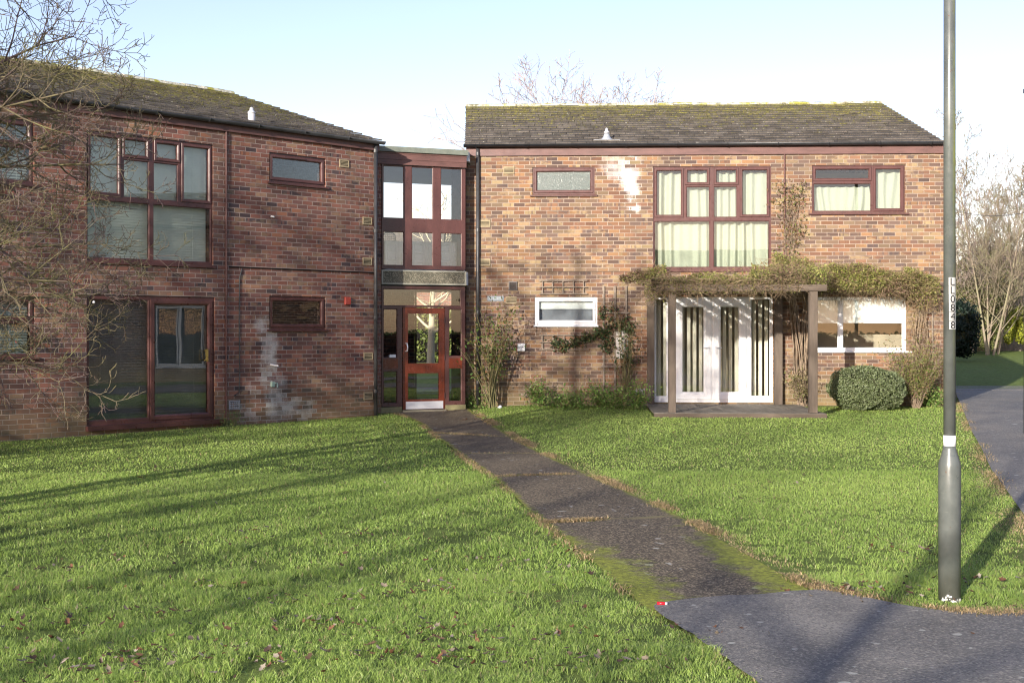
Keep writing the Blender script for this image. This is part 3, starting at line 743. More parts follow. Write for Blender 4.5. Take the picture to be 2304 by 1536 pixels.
# white patio doors: side lights and two doors
x0, x1, z0, z1 = q_pd
e = lambda px: u(px)
its = [('fixed', x0+0.04, e(1501), z(1480,892), z(1480,672)), ('sash', e(1518), e(1601), z0+0.05, z1-0.04), ('sash', e(1604), e(1680), z0+0.05, z1-0.04), ('fixed', e(1690), x1-0.05, z(1700,892), z(1700,672))]
o = glazed(house_r, q_pd, its, M['white'], name='patio_door', sash_w=2.7)
for px_, sg in ((1595, -1), (1611, 1)):
    hb = MB(); hx, hz = e(px_), z(1600, 782); hb.box(hx-0.016, hx+0.016, -0.016, 0.008, hz-0.13, hz+0.06); hb.tube([(hx,-0.01,hz),(hx,-0.05,hz),(hx+sg*0.11,-0.05,hz)],0.010,8)
    hb.build('handle', M['chrome'], o)
def vertical_blinds(a, b, n, off=0.0):
    vb = MB()
    for i in range(n):
        xx = a+(b-a)*(i+0.5)/n+off
        vb.obox((xx, 0.26, (z0+z1)/2+0.02), (0.038*cos(0.62), -0.038*sin(0.62), 0), (0.0006, 0.0008, 0), (0, 0, (z1-z0)/2-0.09))
    vb.build('vertical_blind', M['vslat'], o)
vertical_blinds(e(1478), e(1735), 19)
# wall boxes
wx, wz = u(1173), z(1173, 781); wb = MB(); wb.box(wx-0.075, wx+0.075, -0.05, 0, wz-0.075, wz+0.075); wo = wb.build('meter_box', M['white'], house_r)
bv = wo.modifiers.new('b','BEVEL'); bv.width=0.01; bv.segments=2
pk = MB(); pk.box(wx+0.01, wx+0.045, -0.053, -0.0495, wz-0.01, wz+0.008); pk.build('marking', M['pipe'], wo)
cbx = MB(); cbx.tube([(wx-0.05,-0.01,wz-0.07),(wx-0.08,-0.012,wz-0.25),(wx-0.15,-0.012,wz-0.3),(wx-0.45,-0.012,wz-0.28)],0.006,6); cbx.build('cable', M['pipe'], house_r)
wx, wz = u(1440), z(1440, 882); wb = MB(); wb.box(wx-0.10, wx+0.10, -0.012, 0, wz-0.075, wz+0.075); wb.build('vent_plate', simple("grey_plate2", (0.36,0.36,0.36), 0.6), house_r)
wx, wz = u(1399), z(1399, 775); wb = MB(); wb.box(wx-0.115, wx+0.115, -0.03, 0, wz-0.27, wz+0.27); wb.build('meter_cabinet', simple("cabinet_grey", (0.36,0.33,0.30), 0.6, var=0.2), house_r)
wx, wz = u(1115), z(1115, 671.5); wb = MB(); wb.box(wx-0.16, wx+0.16, -0.015, 0, wz-0.050, wz+0.050); so_ = wb.build('name_plate', simple("plate_grey", (0.20,0.23,0.25), 0.4), house_r)
wl = MB()
rr = random.Random(3)
for i in range(7):
    xx = wx-0.115+i*0.038; wl.box(xx-0.010, xx-0.004, -0.0175, -0.015, wz-0.022, wz+0.022); wl.box(xx-0.004, xx+0.008, -0.0175, -0.015, wz+(0.014 if i%2 else -0.004), wz+(0.020 if i%2 else 0.003))
wl.build('lettering', simple("plate_white", (0.50,0.52,0.53), 0.5), so_)
slR = (6.84-5.10)/5.83
rx, ry, rz = roof_pt(WR, 1365, 315, -0.13, 5.10, slR)
roof_vent(house_r, rx, ry, rz, simple("vent_lead", (0.22,0.23,0.25), 0.4), M['steel'], 0.22, 0.05, flash=simple("lead_flash", (0.30,0.32,0.35), 0.4))
fl = MB(); fl.box(RX0+0.26, RX1-0.26, 0.26, RD-0.3, 2.48, 2.6); fl.box(RX0+0.26, RX1-0.26, 0.26, RD-0.3, -0.3, -0.02); fl.box(RX0+0.26, RX1-0.26, 1.7, 1.8, -0.02, 2.48); fl.box(RX0+0.26, RX1-0.26, 3.2, 3.3, 2.6, 4.9)
fl.box(u(1780), u(1790), 0.26, 1.7, -0.02, 2.48)
fl.box(u(1795), u(2060), 0.95, 1.0, -0.02, 2.48)  # partition added close behind the window to catch sun and brighten the view
fl.build('interior', M['interior'], house_r)

# ================================================================ LINK BLOCK
u, z, W = WK.u, WK.z, WK
link = thing('entrance_link', 'narrow glazed entrance link with red door joining the two brick houses', 'entrance block', (WK.o[0], WK.o[1], 0), WK.a)
KX0, KX1 = u(860), u(1048); KB = -0.13
zt = lambda py, px=955: z(px, py)
ztop = z(1049, 339.5)
cap = MB(); cap.box(KX0-0.12, KX1+0.02, -0.10, -0.06, ztop-0.10, ztop); cap.box(KX0-0.12, KX1+0.02, -0.06, 0.02, ztop-0.02, ztop-0.004); cap.build('roof_edge', M['lead'], link)
for i_, (a, b_) in enumerate(((ztop-0.10, ztop-0.135), (ztop-0.138, ztop-0.24), (ztop-0.243, ztop-0.335))):
    fb = MB(); fb.box(KX0-0.10, KX1, -0.055+0.008*i_, 0.0, b_, a); fb.build('fascia_board', M['brown_fascia'], link)
rs = MB()
rs.add([(-0.3,0.02,ztop-0.20),(1.72,0.02,ztop-0.20),(3.5,4.2,ztop-0.20),(-2.3,4.2,ztop-0.20),(-0.3,0.02,ztop-0.02),(1.72,0.02,ztop-0.02),(3.5,4.2,ztop-0.02),(-2.3,4.2,ztop-0.02)],
       [(0,3,2,1),(4,5,6,7),(0,1,5,4),(1,2,6,5),(2,3,7,6),(3,0,4,7)])
rs.build('roof', M['plaster'], link)
zl1, zl0 = zt(608.5), zt(641)      # concrete panel
rs = MB()
rs.add([(-0.3,0.12,zl0+0.01),(1.72,0.12,zl0+0.01),(3.4,4.0,zl0+0.01),(-2.1,4.0,zl0+0.01),(-0.3,0.12,zl1-0.01),(1.72,0.12,zl1-0.01),(3.4,4.0,zl1-0.01),(-2.1,4.0,zl1-0.01)],
       [(0,3,2,1),(4,5,6,7),(0,1,5,4),(1,2,6,5),(2,3,7,6),(3,0,4,7)])
rs.build('landing_slab', M['plaster'], link)
cp = MB(); cp.box(KX0-0.02, KX1, -0.02, 0.11, zl0, zl1); cp.build('concrete_panel', M['concrete'], link)
cp = MB(); cp.ring(KX0-0.02, KX1, zl0, zl1, [(0,-0.018),(0,-0.032),(0.03,-0.032),(0.03,-0.018)]); cp.build('panel_trim', M['concrete_trim'], link)
pr = MB(); pr.box(KX0-0.35, KX0-0.02, -0.01, 0.2, -0.4, ztop-0.1); pr.build('wall', M['brickL'], link)
# upper glazing
zu1, zu0 = ztop-0.335, zt(606)
ups = [(863,910),(927,975.5),(992.5,1040)]
it = [('fixed', u(a), u(b_), zt(493), zu1-0.02, 'glass_clear') for a, b_ in ups] + [('fixed', u(a), u(b_), zt(598.5), zt(522.5), 'glass_clear') for a, b_ in ups]
glazed(link, (KX0, KX1, zu0, zu1), it, M['brown'], name='landing_window', y=-0.01)
# entrance frame
zd1 = zt(644)
it = [('fixed', u(863.5), u(1038), zt(688.5), zt(650), 'glass_clear'),
      ('fixed', u(863.5), u(895), zt(804), zt(695), 'glass_clear'), ('fixed', u(863.5), u(895), zt(908,880), zt(834), 'glass_clear'),
      ('fixed', u(1011.5), u(1040), zt(802), zt(695), 'glass_clear'), ('fixed', u(1011.5), u(1040), zt(903,1020), zt(827.5), 'glass_clear'),
      ('open', u(906), u(1002), KB-0.3, zt(691))]
ef = glazed(link, (KX0, KX1, -0.02, zd1), [i for i in it if i[0] != 'open'] , M['brown'], name='entrance_frame') if False else None
mbf = MB(); holes = [i[1:5] for i in it]; mbf.plate(KX0, KX1, zt(913), zd1, holes, 0.03, 0.10); ef = mbf.build('entrance_frame', M['brown'], link)
for i in it:
    if i[0] != 'fixed': continue
    r = MB(); r.ring(i[1]+0.001, i[2]-0.001, i[3]+0.001, i[4]-0.001, BEAD); r.build('bead', M['brown'], ef)
    g = MB(); g.box(i[1]+0.004, i[2]-0.004, 0.050, 0.056, i[3]+0.004, i[4]-0.004); g.build('pane', M['glass_clear'], ef)
for a, b_ in ((u(863), u(896)), (u(1011), u(1041))):
    pn = MB(); pn.box(a, b_, 0.022, 0.03, zt(829), zt(806)); pn.build('panel', M['red_door'], ef)
ib = MB(); ib.box(u(876.5), u(890.5), -0.005, 0.035, zt(803.5), zt(797)); ib.build('buzzer_panel', M['white'], ef)
dr = MB(); DX0, DX1, DZ0, DZ1 = u(907), u(1001), zt(920), zt(692.5)
dh = [(u(918.7), u(988.3), zt(817), zt(705.5)), (u(918.7), u(988.3), zt(898), zt(839.5))]
dr.plate(DX0, DX1, DZ0, DZ1, dh, 0.02, 0.065); door = dr.build('door', M['red_door'], link)
bvd = door.modifiers.new('b','BEVEL'); bvd.width = 0.004; bvd.segments = 2; bvd.limit_method = 'ANGLE'
for h_ in dh:
    g = MB(); g.box(h_[0]-0.005, h_[1]+0.005, 0.040, 0.046, h_[2]-0.005, h_[3]+0.005); g.build('pane', M['glass_clear'], door)
kp = MB(); kp.box(DX0+0.06, DX1-0.03, 0.014, 0.02, DZ0+0.005, zt(902.5)); kp.build('kick_plate', M['steel'], door)
hd = MB(); hx = u(914.5); hz = zt(781); hd.tube([(hx,0.02,hz+0.08),(hx,-0.04,hz+0.075),(hx+0.01,-0.05,hz),(hx,-0.04,hz-0.075),(hx,0.02,hz-0.08)],0.012,8)
hd.lathe([(0.022,0),(0.022,0.01)], 12, (hx,0.01,hz+0.07)); hd.lathe([(0.022,0),(0.022,0.01)], 12, (hx,0.01,hz-0.08)); hd.build('handle', M['chrome'], door)
for py_ in (720, 805, 890):
    hg = MB(); hg.box(u(1000.5)-0.004, u(1000.5)+0.012, 0.008, 0.022, zt(py_)-0.05, zt(py_)+0.05); hg.build('hinge', M['brown'], door)
M['plinth'] = simple("algae_plinth", (0.22,0.20,0.10), 0.9, var=0.3)
pl = MB(); pl.box(KX0-0.02, u(905), 0.0, 0.2, -0.4, zt(914)); pl.build('plinth', M['plinth'], link)
pl = MB(); pl.box(u(1003), KX1, 0.0, 0.2, -0.4, zt(912)); pl.build('plinth', M['plinth'], link)
sw_ = MB(); sw_.box(KX1-0.04, KX1-0.002, 0.11, 0.75, -0.3, ztop-0.21); sw_.build('side_wall', M['brown_fascia'], link)
st_ = MB(); st_.box(u(905)-0.0, u(1003), -0.05, 0.3, -0.35, DZ0-0.012); st_.build('threshold', simple("stone_step", (0.20,0.18,0.13), 0.85), link)
fl = MB(); fl.add([(KX0,0.3,-0.30),(1.7,0.3,-0.30),(3.4,4.0,-0.30),(-2.1,4.0,-0.30),(KX0,0.3,-0.10),(1.7,0.3,-0.10),(3.4,4.0,-0.10),(-2.1,4.0,-0.10)],
                  [(0,3,2,1),(4,5,6,7),(0,1,5,4),(1,2,6,5),(2,3,7,6),(3,0,4,7)]); fl.build('floor', simple("hall_floor", (0.20,0.17,0.14), 0.6), link)
BY = 4.0
def kb(px, py): return WK.uz(px, py, BY)
bw = MB(); bx0, bz1 = kb(933, 652); bx1, _ = kb(1044, 652); _, bu0 = kb(950, 545); _, bu1 = kb(950, 412)
bw.plate(-2.2, 3.5, -0.3, ztop-0.2, [(bx0, bx1, -0.1, bz1), (kb(855,500)[0], kb(1046,500)[0], bu0, bu1)], BY, BY+0.25)
bw.build('back_wall', M['brickL'], link)
bf = MB(); bf.ring(bx0, bx1, -0.1, bz1, [(0,BY-0.01),(0,BY-0.02),(0.04,BY-0.02),(0.04,BY-0.01)]); bf.build('back_frame', M['brown'], link)
# things kept on the landing: white panelled cupboard and two black mesh chairs
cu0, cz1 = WK.uz(866, 541, 0.45); cu1, _ = WK.uz(1046, 541, 0.45)
cpb = thing('panelled_cupboard', 'low white panelled cupboard standing behind the lower landing panes above the red door', 'cupboard', link.location, WK.a)
k0 = zl1-0.01
b_ = MB(); b_.box(cu0, cu1, 0.45, 0.62, k0, cz1); b_.build('carcass', M['white'], cpb)
n_ = 6; wd = (cu1-cu0)/n_
for i in range(n_):
    b_ = MB(); a = cu0+i*wd
    b_.box(a+0.008, a+wd-0.008, 0.437, 0.45, k0+0.02, cz1-0.01)
    for j in range(3):
        h0 = k0+0.05+j*(cz1-k0-0.07)/3; b_.ring(a+0.05, a+wd-0.05, h0, h0+(cz1-k0-0.16)/3, [(0,0.437),(0.008,0.427),(0.016,0.427),(0.024,0.437)])
    b_.build('door', M['white'], cpb)
for ii, (pa, pb_) in enumerate(((862,885),(1000,1016))):
    ch = thing('mesh_chair', ('black mesh chair back behind the landing window, at its left end', 'black mesh chair back behind the landing window, behind its right-hand pane')[ii], 'chair', link.location, WK.a, 'mesh chairs on the landing')
    a0, zt_ = WK.uz(pa, 523, 0.85); a1, _ = WK.uz(pb_ + 4, 523, 0.85)
    fr = MB(); zz0 = k0+0.42
    fr.tube([(a0,0.85,zz0),(a0,0.85,zt_-0.05),(a0+0.05,0.85,zt_),(a1-0.05,0.85,zt_),(a1,0.85,zt_-0.05),(a1,0.85,zz0)], 0.012, 8)
    for k in range(1, 6): xx = a0+(a1-a0)*k/6; fr.tube([(xx,0.85,zz0),(xx,0.85,zt_)],0.005,5)
    zz = zz0
    while zz < zt_: fr.tube([(a0,0.85,zz),(a1,0.85,zz)],0.005,5); zz += 0.035
    fr.build('backrest', M['black'], ch)
    sb = MB(); sb.box(a0, a1, 0.85, 1.25, zz0-0.04, zz0); sb.build('seat', M['black'], ch)
    for lx in (a0+0.015, a1-0.015):
        for ly in (0.87, 1.23):
            lg = MB(); lg.tube([(lx,ly,k0),(lx,ly,zz0-0.03)],0.012,6); lg.build('leg', M['black'], ch)

# ================================================================ GROUND, PATHS
rng = np.random.default_rng(11)
def Gv(x, y):
    t = np.where(y < 26, np.clip((26-y)/17.4, -0.3, 1.6), 0.0)
    s = np.clip((x+1.6)/2.2, 0, 1); s = s*s*(3-2*s)
    far = np.clip((y-36)/24.0, 0, 1)*0.55
    return (-0.10-0.18*t)*(1-s) + (-0.29*t)*s + far
_grids = {}
def vnoise(x, y, scale, seed=0):
    if seed not in _grids: _grids[seed] = np.random.default_rng(100+seed).random((256, 256))
    g = _grids[seed]; fx, fy = x*scale+500.3, y*scale+500.7
    ix, iy = np.floor(fx).astype(int), np.floor(fy).astype(int); tx, ty = fx-ix, fy-iy
    tx = tx*tx*(3-2*tx); ty = ty*ty*(3-2*ty)
    a = g[ix % 256, iy % 256]; b = g[(ix+1) % 256, iy % 256]; c = g[ix % 256, (iy+1) % 256]; e = g[(ix+1) % 256, (iy+1) % 256]
    return (a*(1-tx)+b*tx)*(1-ty) + (c*(1-tx)+e*tx)*ty
def rebase(t, off):
    """move a thing's origin to `off` (given in its own local frame) leaving its look unchanged"""
    off = Vector(off); rot = Matrix.Rotation(t.rotation_euler.z, 3, 'Z')
    for ch in list(t.children): ch.location = Vector(ch.location) - off
    if t.type == 'MESH': t.data.transform(Matrix.Translation(-off))
    t.location = Vector(t.location) + rot @ off
    return t
def seat(o, at):      # origin of a world-space mesh moved to its base point
    at = Vector(at); o.data.transform(Matrix.Translation(-at)); o.location = at; return o

# lawn ground: one sheet to the horizon, finer near the houses
xs = np.unique(np.concatenate([np.linspace(-12, 14, 105), np.array([-900,-400,-200,-100,-60,-40,-30,-20,-16,18,22,26,30,40,60,100,200,400,900.])]))
ys = np.unique(np.concatenate([np.linspace(-4, 40, 150), np.array([-900,-400,-200,-100,-60,-30,-15,-8,42,45,48,52,56,60,66,75,90,120,200,400,900.])]))
X, Y = np.meshgrid(xs, ys, indexing='ij'); Z = Gv(X, Y)
V = np.stack([X.ravel(), Y.ravel(), Z.ravel()], 1); nx_, ny_ = len(xs), len(ys)
I = (np.arange(nx_-1)[:, None]*ny_ + np.arange(ny_-1)[None, :]).ravel()
Fq = np.stack([I, I+ny_, I+ny_+1, I+1], 1)
def lawn_ground_mat():
    m = NT("lawn_soil"); co = m.obj()
    n1 = m.noise(co, 9, 5, 0.7); n2 = m.noise(co, 0.7, 3); n3 = m.noise(co, 70, 3, 0.7)
    c = m.mix(m.mr(n1, 0.35, 0.65), (0.10, 0.14, 0.035), (0.20, 0.26, 0.07))
    c = m.mix(m.math('MULTIPLY', m.mr(n2, 0.5, 0.7), 0.4), c, (0.15, 0.17, 0.06))
    c = m.mix(m.math('MULTIPLY', m.mr(n3, 0.55, 0.7), 0.5), c, (0.05, 0.04, 0.022))
    m.pbr(c, 0.95, 0.1, normal=m.bump(n3, 1.0, 0.03)); return m.m
g = np_mesh('ground', V, Fq, 4, lawn_ground_mat()); g['kind'] = 'structure'

Lpx = [(868,930),(905,934),(950,955),(985,985),(1045,1030),(1110,1075),(1150,1110),(1190,1150),(1250,1200),(1330,1262),(1400,1325),(1478,1392)]
Rpx = [(1052,917),(1068,932),(1105,955),(1160,990),(1225,1025),(1300,1058),(1375,1092),(1450,1125),(1540,1170),(1625,1220),(1710,1268),(1800,1318),(1850,1352)]
Lw = np.array([ground_at(*p) for p in Lpx]); Rw = np.array([ground_at(*p) for p in Rpx])
def densify(P, n):
    seg = np.r_[0, np.cumsum(np.linalg.norm(np.diff(P, axis=0), axis=1))]; t = np.linspace(0, seg[-1], n)
    return np.stack([np.interp(t, seg, P[:, 0]), np.interp(t, seg, P[:, 1])], 1)
NL = 160; Ld, Rd = densify(Lw, NL), densify(Rw, NL)
NC = 26; tt = np.linspace(0, 1, NC)
P2 = Ld[:, None, :]*(1-tt)[None, :, None] + Rd[:, None, :]*tt[None, :, None]
PX, PY = P2[..., 0].ravel(), P2[..., 1].ravel()
edge = np.minimum(tt, 1-tt)[None, :].repeat(NL, 0).ravel(); along = np.linspace(0, 1, NL)[:, None].repeat(NC, 1).ravel()
side_l = tt[None, :].repeat(NL, 0).ravel()
moss = np.clip(1-edge/0.10, 0, 1)*0.75
nearend = np.clip((along-0.80)/0.12, 0, 1)
moss = np.maximum(moss, nearend*np.clip(1.05-side_l/0.42, 0, 1)*1.0)
moss = np.maximum(moss, nearend*np.clip((side_l-0.62)/0.3, 0, 1)*0.9)
joint = np.zeros_like(moss)
JY = []
for (jl, jr) in (((1225,1178),(1530,1163)), ((1112,1074),(1340,1068)), ((975,975),(1150,985)), ((1035,1022),(1228,1022))):
    a = np.array(ground_at(*jl)); b = np.array(ground_at(*jr)); JY.append((a, b))
    ab = b-a; q = np.stack([PX, PY], 1)-a; t = np.clip((q@ab)/(ab@ab), 0, 1); dd = np.linalg.norm(q-t[:, None]*ab, axis=1)
    joint = np.maximum(joint, np.clip(1-dd/0.10, 0, 1))
cols = np.stack([moss, joint, along], 1)
V = np.stack([PX, PY, Gv(PX, PY)+0.014], 1)
I = (np.arange(NL-1)[:, None]*NC + np.arange(NC-1)[None, :]).ravel()
Fq = np.stack([I, I+NC, I+NC+1, I+1], 1)
def asphalt_mat(name, base, speck, mossy=True, rough=0.75, chips=0.0):
    m = NT(name); co = m.obj(); at = m.n("Attribute"); at.attribute_name = "Col"; sp = m.n("SeparateColor"); m.link(at.outputs["Color"], sp.inputs[0])
    vo = m.n("TexVoronoi"); m.link(co, vo.inputs["Vector"]); vo.inputs["Scale"].default_value = 85
    vc = m.n("SeparateColor"); m.link(vo.outputs["Color"], vc.inputs[0])
    big = m.noise(co, 1.3, 5, 0.65)
    c = m.mix(m.mr(big, 0.35, 0.68), tuple(k*0.62 for k in base), tuple(k*1.25 for k in base))
    c = m.mix(m.math('MULTIPLY', m.mr(vc.outputs[0], 0.55, 1.0), 0.8), c, speck)
    c = m.mix(m.math('MULTIPLY', m.mr(vc.outputs[1], 0.75, 0.8), 0.6), c, tuple(k*0.4 for k in base))
    lich = m.noise(m.scalev(co, 1, 1, 1), 10, 2, 0.4)
    c = m.mix(m.math('MULTIPLY', m.mr(lich, 0.70, 0.725), 0.75), c, (0.42, 0.41, 0.36))
    if mossy:
        mn = m.noise(co, 5, 6, 0.75)
        am = m.mr(m.math('ADD', sp.outputs[0], m.math('MULTIPLY', m.math('SUBTRACT', mn, 0.55), 1.9)), 0.22, 0.60)
        mc = m.mix(m.mr(m.noise(co, 26, 4, 0.7), 0.35, 0.65), (0.11, 0.115, 0.024), (0.33, 0.36, 0.045))
        c = m.mix(m.math('MULTIPLY', am, 0.92), c, mc)
        jm = m.mr(m.math('ADD', sp.outputs[1], m.math('MULTIPLY', m.math('SUBTRACT', mn, 0.5), 1.2)), 0.35, 0.7)
        c = m.mix(jm, c, (0.20, 0.17, 0.085))
    h = m.math('ADD', vo.outputs["Distance"], m.math('MULTIPLY', m.noise(co, 30, 4), 0.8))
    m.pbr(c, m.mr(big, 0.3, 0.7, rough-0.05, rough+0.15), 0.2, normal=m.bump(h, 0.55, 0.006)); return m.m
M['path'] = asphalt_mat("old_asphalt", (0.110, 0.087, 0.060), (0.44, 0.35, 0.23))
M['footway'] = asphalt_mat("footway_asphalt", (0.185, 0.172, 0.155), (0.34, 0.30, 0.25), False, 0.62)
p_ = np_mesh('path', V, Fq, 4, M['path'], colors=cols); p_['kind'] = 'structure'

fwl = [ground_at(*q) for q in ((1475,1378),(1560,1432),(1640,1490),(1700,1536))]
fwt = [ground_at(*q) for q in ((1478,1362),(1600,1348),(1750,1338),(1850,1330),(1940,1348),(2030,1366),(2130,1380),(2220,1384),(2304,1386))]
foot = fwl[::-1] + fwt + [(3.55,8.35),(3.75,9.1),(4.05,10.2),(4.62,12.0),(5.5,15.2)] + [ground_at(*q) for q in ((2232,1062),(2208,1010),(2188,975),(2165,920),(2150,886))]
foot += [(10.3,31.8),(-0.5,32.4),(-12,32.6),(-12,34.8),(40,34.8),(40,32.6),(15.5,32.4),(12.8,21.5),(9.6,14),(8.2,9.5),(8.2,7.6),(40,6.8),(40,4.4),(8.0,4.6),(4.8,2.5),(4.4,-10),(2.0,-10),(1.7,1.5),(1.3,4.6)]
from mathutils.geometry import tessellate_polygon
_rj = random.Random(77); _n = []
for i in range(len(foot)):
    (a0, b0), (a1, b1) = foot[i], foot[(i+1) % len(foot)]
    L_ = math.hypot(a1-a0, b1-b0); k_ = max(1, int(L_/0.10)) if b0 < 14 and b1 < 14 and b0 > 4 and b1 > 4 and L_ < 5 else 1
    for j in range(k_):
        t = j/k_; jt = 0.018 if k_ > 1 and j else 0; _n.append((a0+(a1-a0)*t+_rj.uniform(-jt, jt), b0+(b1-b0)*t+_rj.uniform(-jt, jt)))
foot_fine = _n
poly = [Vector((a, b, 0)) for a, b in foot_fine]
tri = tessellate_polygon([poly])
bm = bmesh.new(); vs = [bm.verts.new((a, b, 0)) for a, b in foot_fine]
for t3 in tri:
    try: bm.faces.new([vs[i] for i in t3])
    except Exception: pass
bmesh.ops.triangulate(bm, faces=bm.faces)
for _ in range(3):
    es = [e_ for e_ in bm.edges if e_.calc_length() > 1.6]
    if es: bmesh.ops.subdivide_edges(bm, edges=es, cuts=1)
bmesh.ops.recalc_face_normals(bm, faces=bm.faces)
for v in bm.verts: v.co.z = G(v.co.x, v.co.y)+0.020
me = bpy.data.meshes.new('footway'); bm.to_mesh(me); bm.free(); me.materials.append(M['footway'])
for p in me.polygons: pass
if me.polygons[0].normal.z < 0: me.flip_normals()
fo = bpy.data.objects.new('footway', me); C.objects.link(fo); fo['kind'] = 'structure'

def pip(px, py, poly):
    inside = np.zeros(px.shape, bool); n = len(poly); j = n-1
    for i in range(n):
        xi, yi = poly[i]; xj, yj = poly[j]
        if yi != yj:
            c = ((yi > py) != (yj > py)) & (px < (xj-xi)*(py-yi)/(yj-yi)+xi); inside ^= c
        j = i
    return inside
path_poly = [tuple(p) for p in Ld[::4]] + [tuple(Ld[-1])] + [tuple(p) for p in Rd[::-4]] + [tuple(Rd[0])]
def dist_line(px, py, P):
    best = np.full(px.shape, 1e9)
    for i in range(len(P)-1):
        a = np.array(P[i]); ab = np.array(P[i+1])-a; t = np.clip(((px-a[0])*ab[0]+(py-a[1])*ab[1])/(ab@ab), 0, 1)
        best = np.minimum(best, np.hypot(px-a[0]-t*ab[0], py-a[1]-t*ab[1]))
    return best
def local_wall(Wn, px, py): dx, dy = px-Wn.o[0], py-Wn.o[1]; return dx*Wn.t[0]+dy*Wn.t[1], dx*Wn.n[0]+dy*Wn.n[1]
bedline = 0.42
def lawn_mask(px, py, fuzz):
    ok = np.ones(px.shape, bool)
    jx, jy = px+fuzz*(vnoise(px, py, 7, 5)-0.5), py+fuzz*(vnoise(px, py, 7, 6)-0.5)
    ok &= ~pip(jx, jy, path_poly); ok &= ~pip(jx, jy, foot)
    uL, vL = local_wall(WL, px, py); ok &= ~((vL > -0.06) & (uL < LX1+0.05))
    uR, vR = local_wall(WR, px, py)
    bed = 0.28+0.25*(vnoise(px, py, 1.3, 9)-0.4)
    ok &= ~((vR > -bed) & (uR > RX0-0.6) & (uR < RX1+0.1) & (vR < 12))
    uK, vK = local_wall(WK, px, py); ok &= ~((vK > -0.25) & (uK > -1) & (uK < 2.4) & (vK < 6))
    ok &= ~((vR > -3.02) & (uR > WR.u(1470,-2.9)) & (uR < WR.u(1862,-2.9)) & (vR < 1))
    return ok

CLUMPS = [(ground_at(*c_), n_) for c_, n_ in (((360,1480),30),((470,1320),9),((1010,1440),20),((870,1345),14),((710,1415),18),((1060,1490),14),((2010,1335),18),((1880,1330),12),((1590,1425),9),((340,1390),8),
          ((1090,1265),7),((560,1200),7),((1790,1095),6),((2210,1320),14),((1250,1030),5),((1000,925),8),((1065,945),12),((120,1420),10),((230,1500),18),((560,1500),20),((880,1480),16),((640,1360),8),((160,1290),5),((980,1330),8),((800,1210),5),((1230,1440),8),((2100,1250),8),((1980,1240),7),((1700,1130),4),((1370,1500),10))]
def blades(N, y0, y1, hgt, wid, seed, xm=1.2):
    r = np.random.default_rng(seed)
    yy = np.sqrt(r.random(N)*(y1**2-y0**2)+y0**2); xx = (r.random(N)*2-1)*(0.384*yy+xm)
    return xx, yy
def make_blades(xx, yy, h, w_, col, seed, lean=0.45):
    r = np.random.default_rng(seed); N = len(xx); zz = Gv(xx, yy)
    az = r.random(N)*2*pi; la = r.random(N)*2*pi; ln = lean*(0.3+r.random(N))
    wx, wy = np.cos(az)*w_/2, np.sin(az)*w_/2; lx, ly = np.cos(la)*ln, np.sin(la)*ln
    b = np.stack([xx, yy, zz], 1); mid = b + np.stack([lx*h*0.35, ly*h*0.35, h*0.6], 1); tip = b + np.stack([lx*h, ly*h, h*(1-0.35*ln)], 1)
    wv = np.stack([wx, wy, 0*wx], 1)
    V = np.empty((N, 5, 3)); V[:, 0] = b-wv; V[:, 1] = b+wv; V[:, 2] = mid-wv*0.8; V[:, 3] = mid+wv*0.8; V[:, 4] = tip
    base = np.arange(N)[:, None]*5
    Fc = np.concatenate([base+np.array([0,1,3]), base+np.array([0,3,2]), base+np.array([2,3,4])], 0)
    CC = np.repeat(col[:, None, :], 5, 1); CC[:, 4] *= 1.12; CC[:, 0] *= 0.9; CC[:, 1] *= 0.9  # tips lightened, roots darkened: slight sward shade put into blade colour
    return V.reshape(-1, 3), Fc, CC.reshape(-1, 3)
def gcols(xx, yy, seed, dry):
    r = np.random.default_rng(seed); N = len(xx)
    g0 = np.array([0.25, 0.375, 0.080]); g1 = np.array([0.45, 0.585, 0.150]); g2 = np.array([0.48, 0.52, 0.22]); dcol = np.array([0.50, 0.39, 0.22])
    t = np.clip(r.random(N)*0.7+0.6*vnoise(xx, yy, 0.8, 1)-0.15+0.25*(vnoise(xx, yy, 5, 2)-0.5), 0, 1)[:, None]
    c = g0*(1-t)+g1*t
    y = (r.random(N) < 0.06)[:, None]; c = np.where(y, g2*(0.8+0.4*r.random((N, 1))), c)
    dd = (r.random(N) < dry)[:, None]; c = np.where(dd, dcol*(0.6+0.6*r.random((N, 1))), c)
    return c
rightedge = [tuple(p) for p in Rd[10::5]] + fwt[4:] + [(3.55,8.35)]
side_edge = foot[foot.index((3.75,9.1)):foot.index((5.5,15.2))+6]
VV, FF, CCs = [], [], []; off = 0
dryV = []
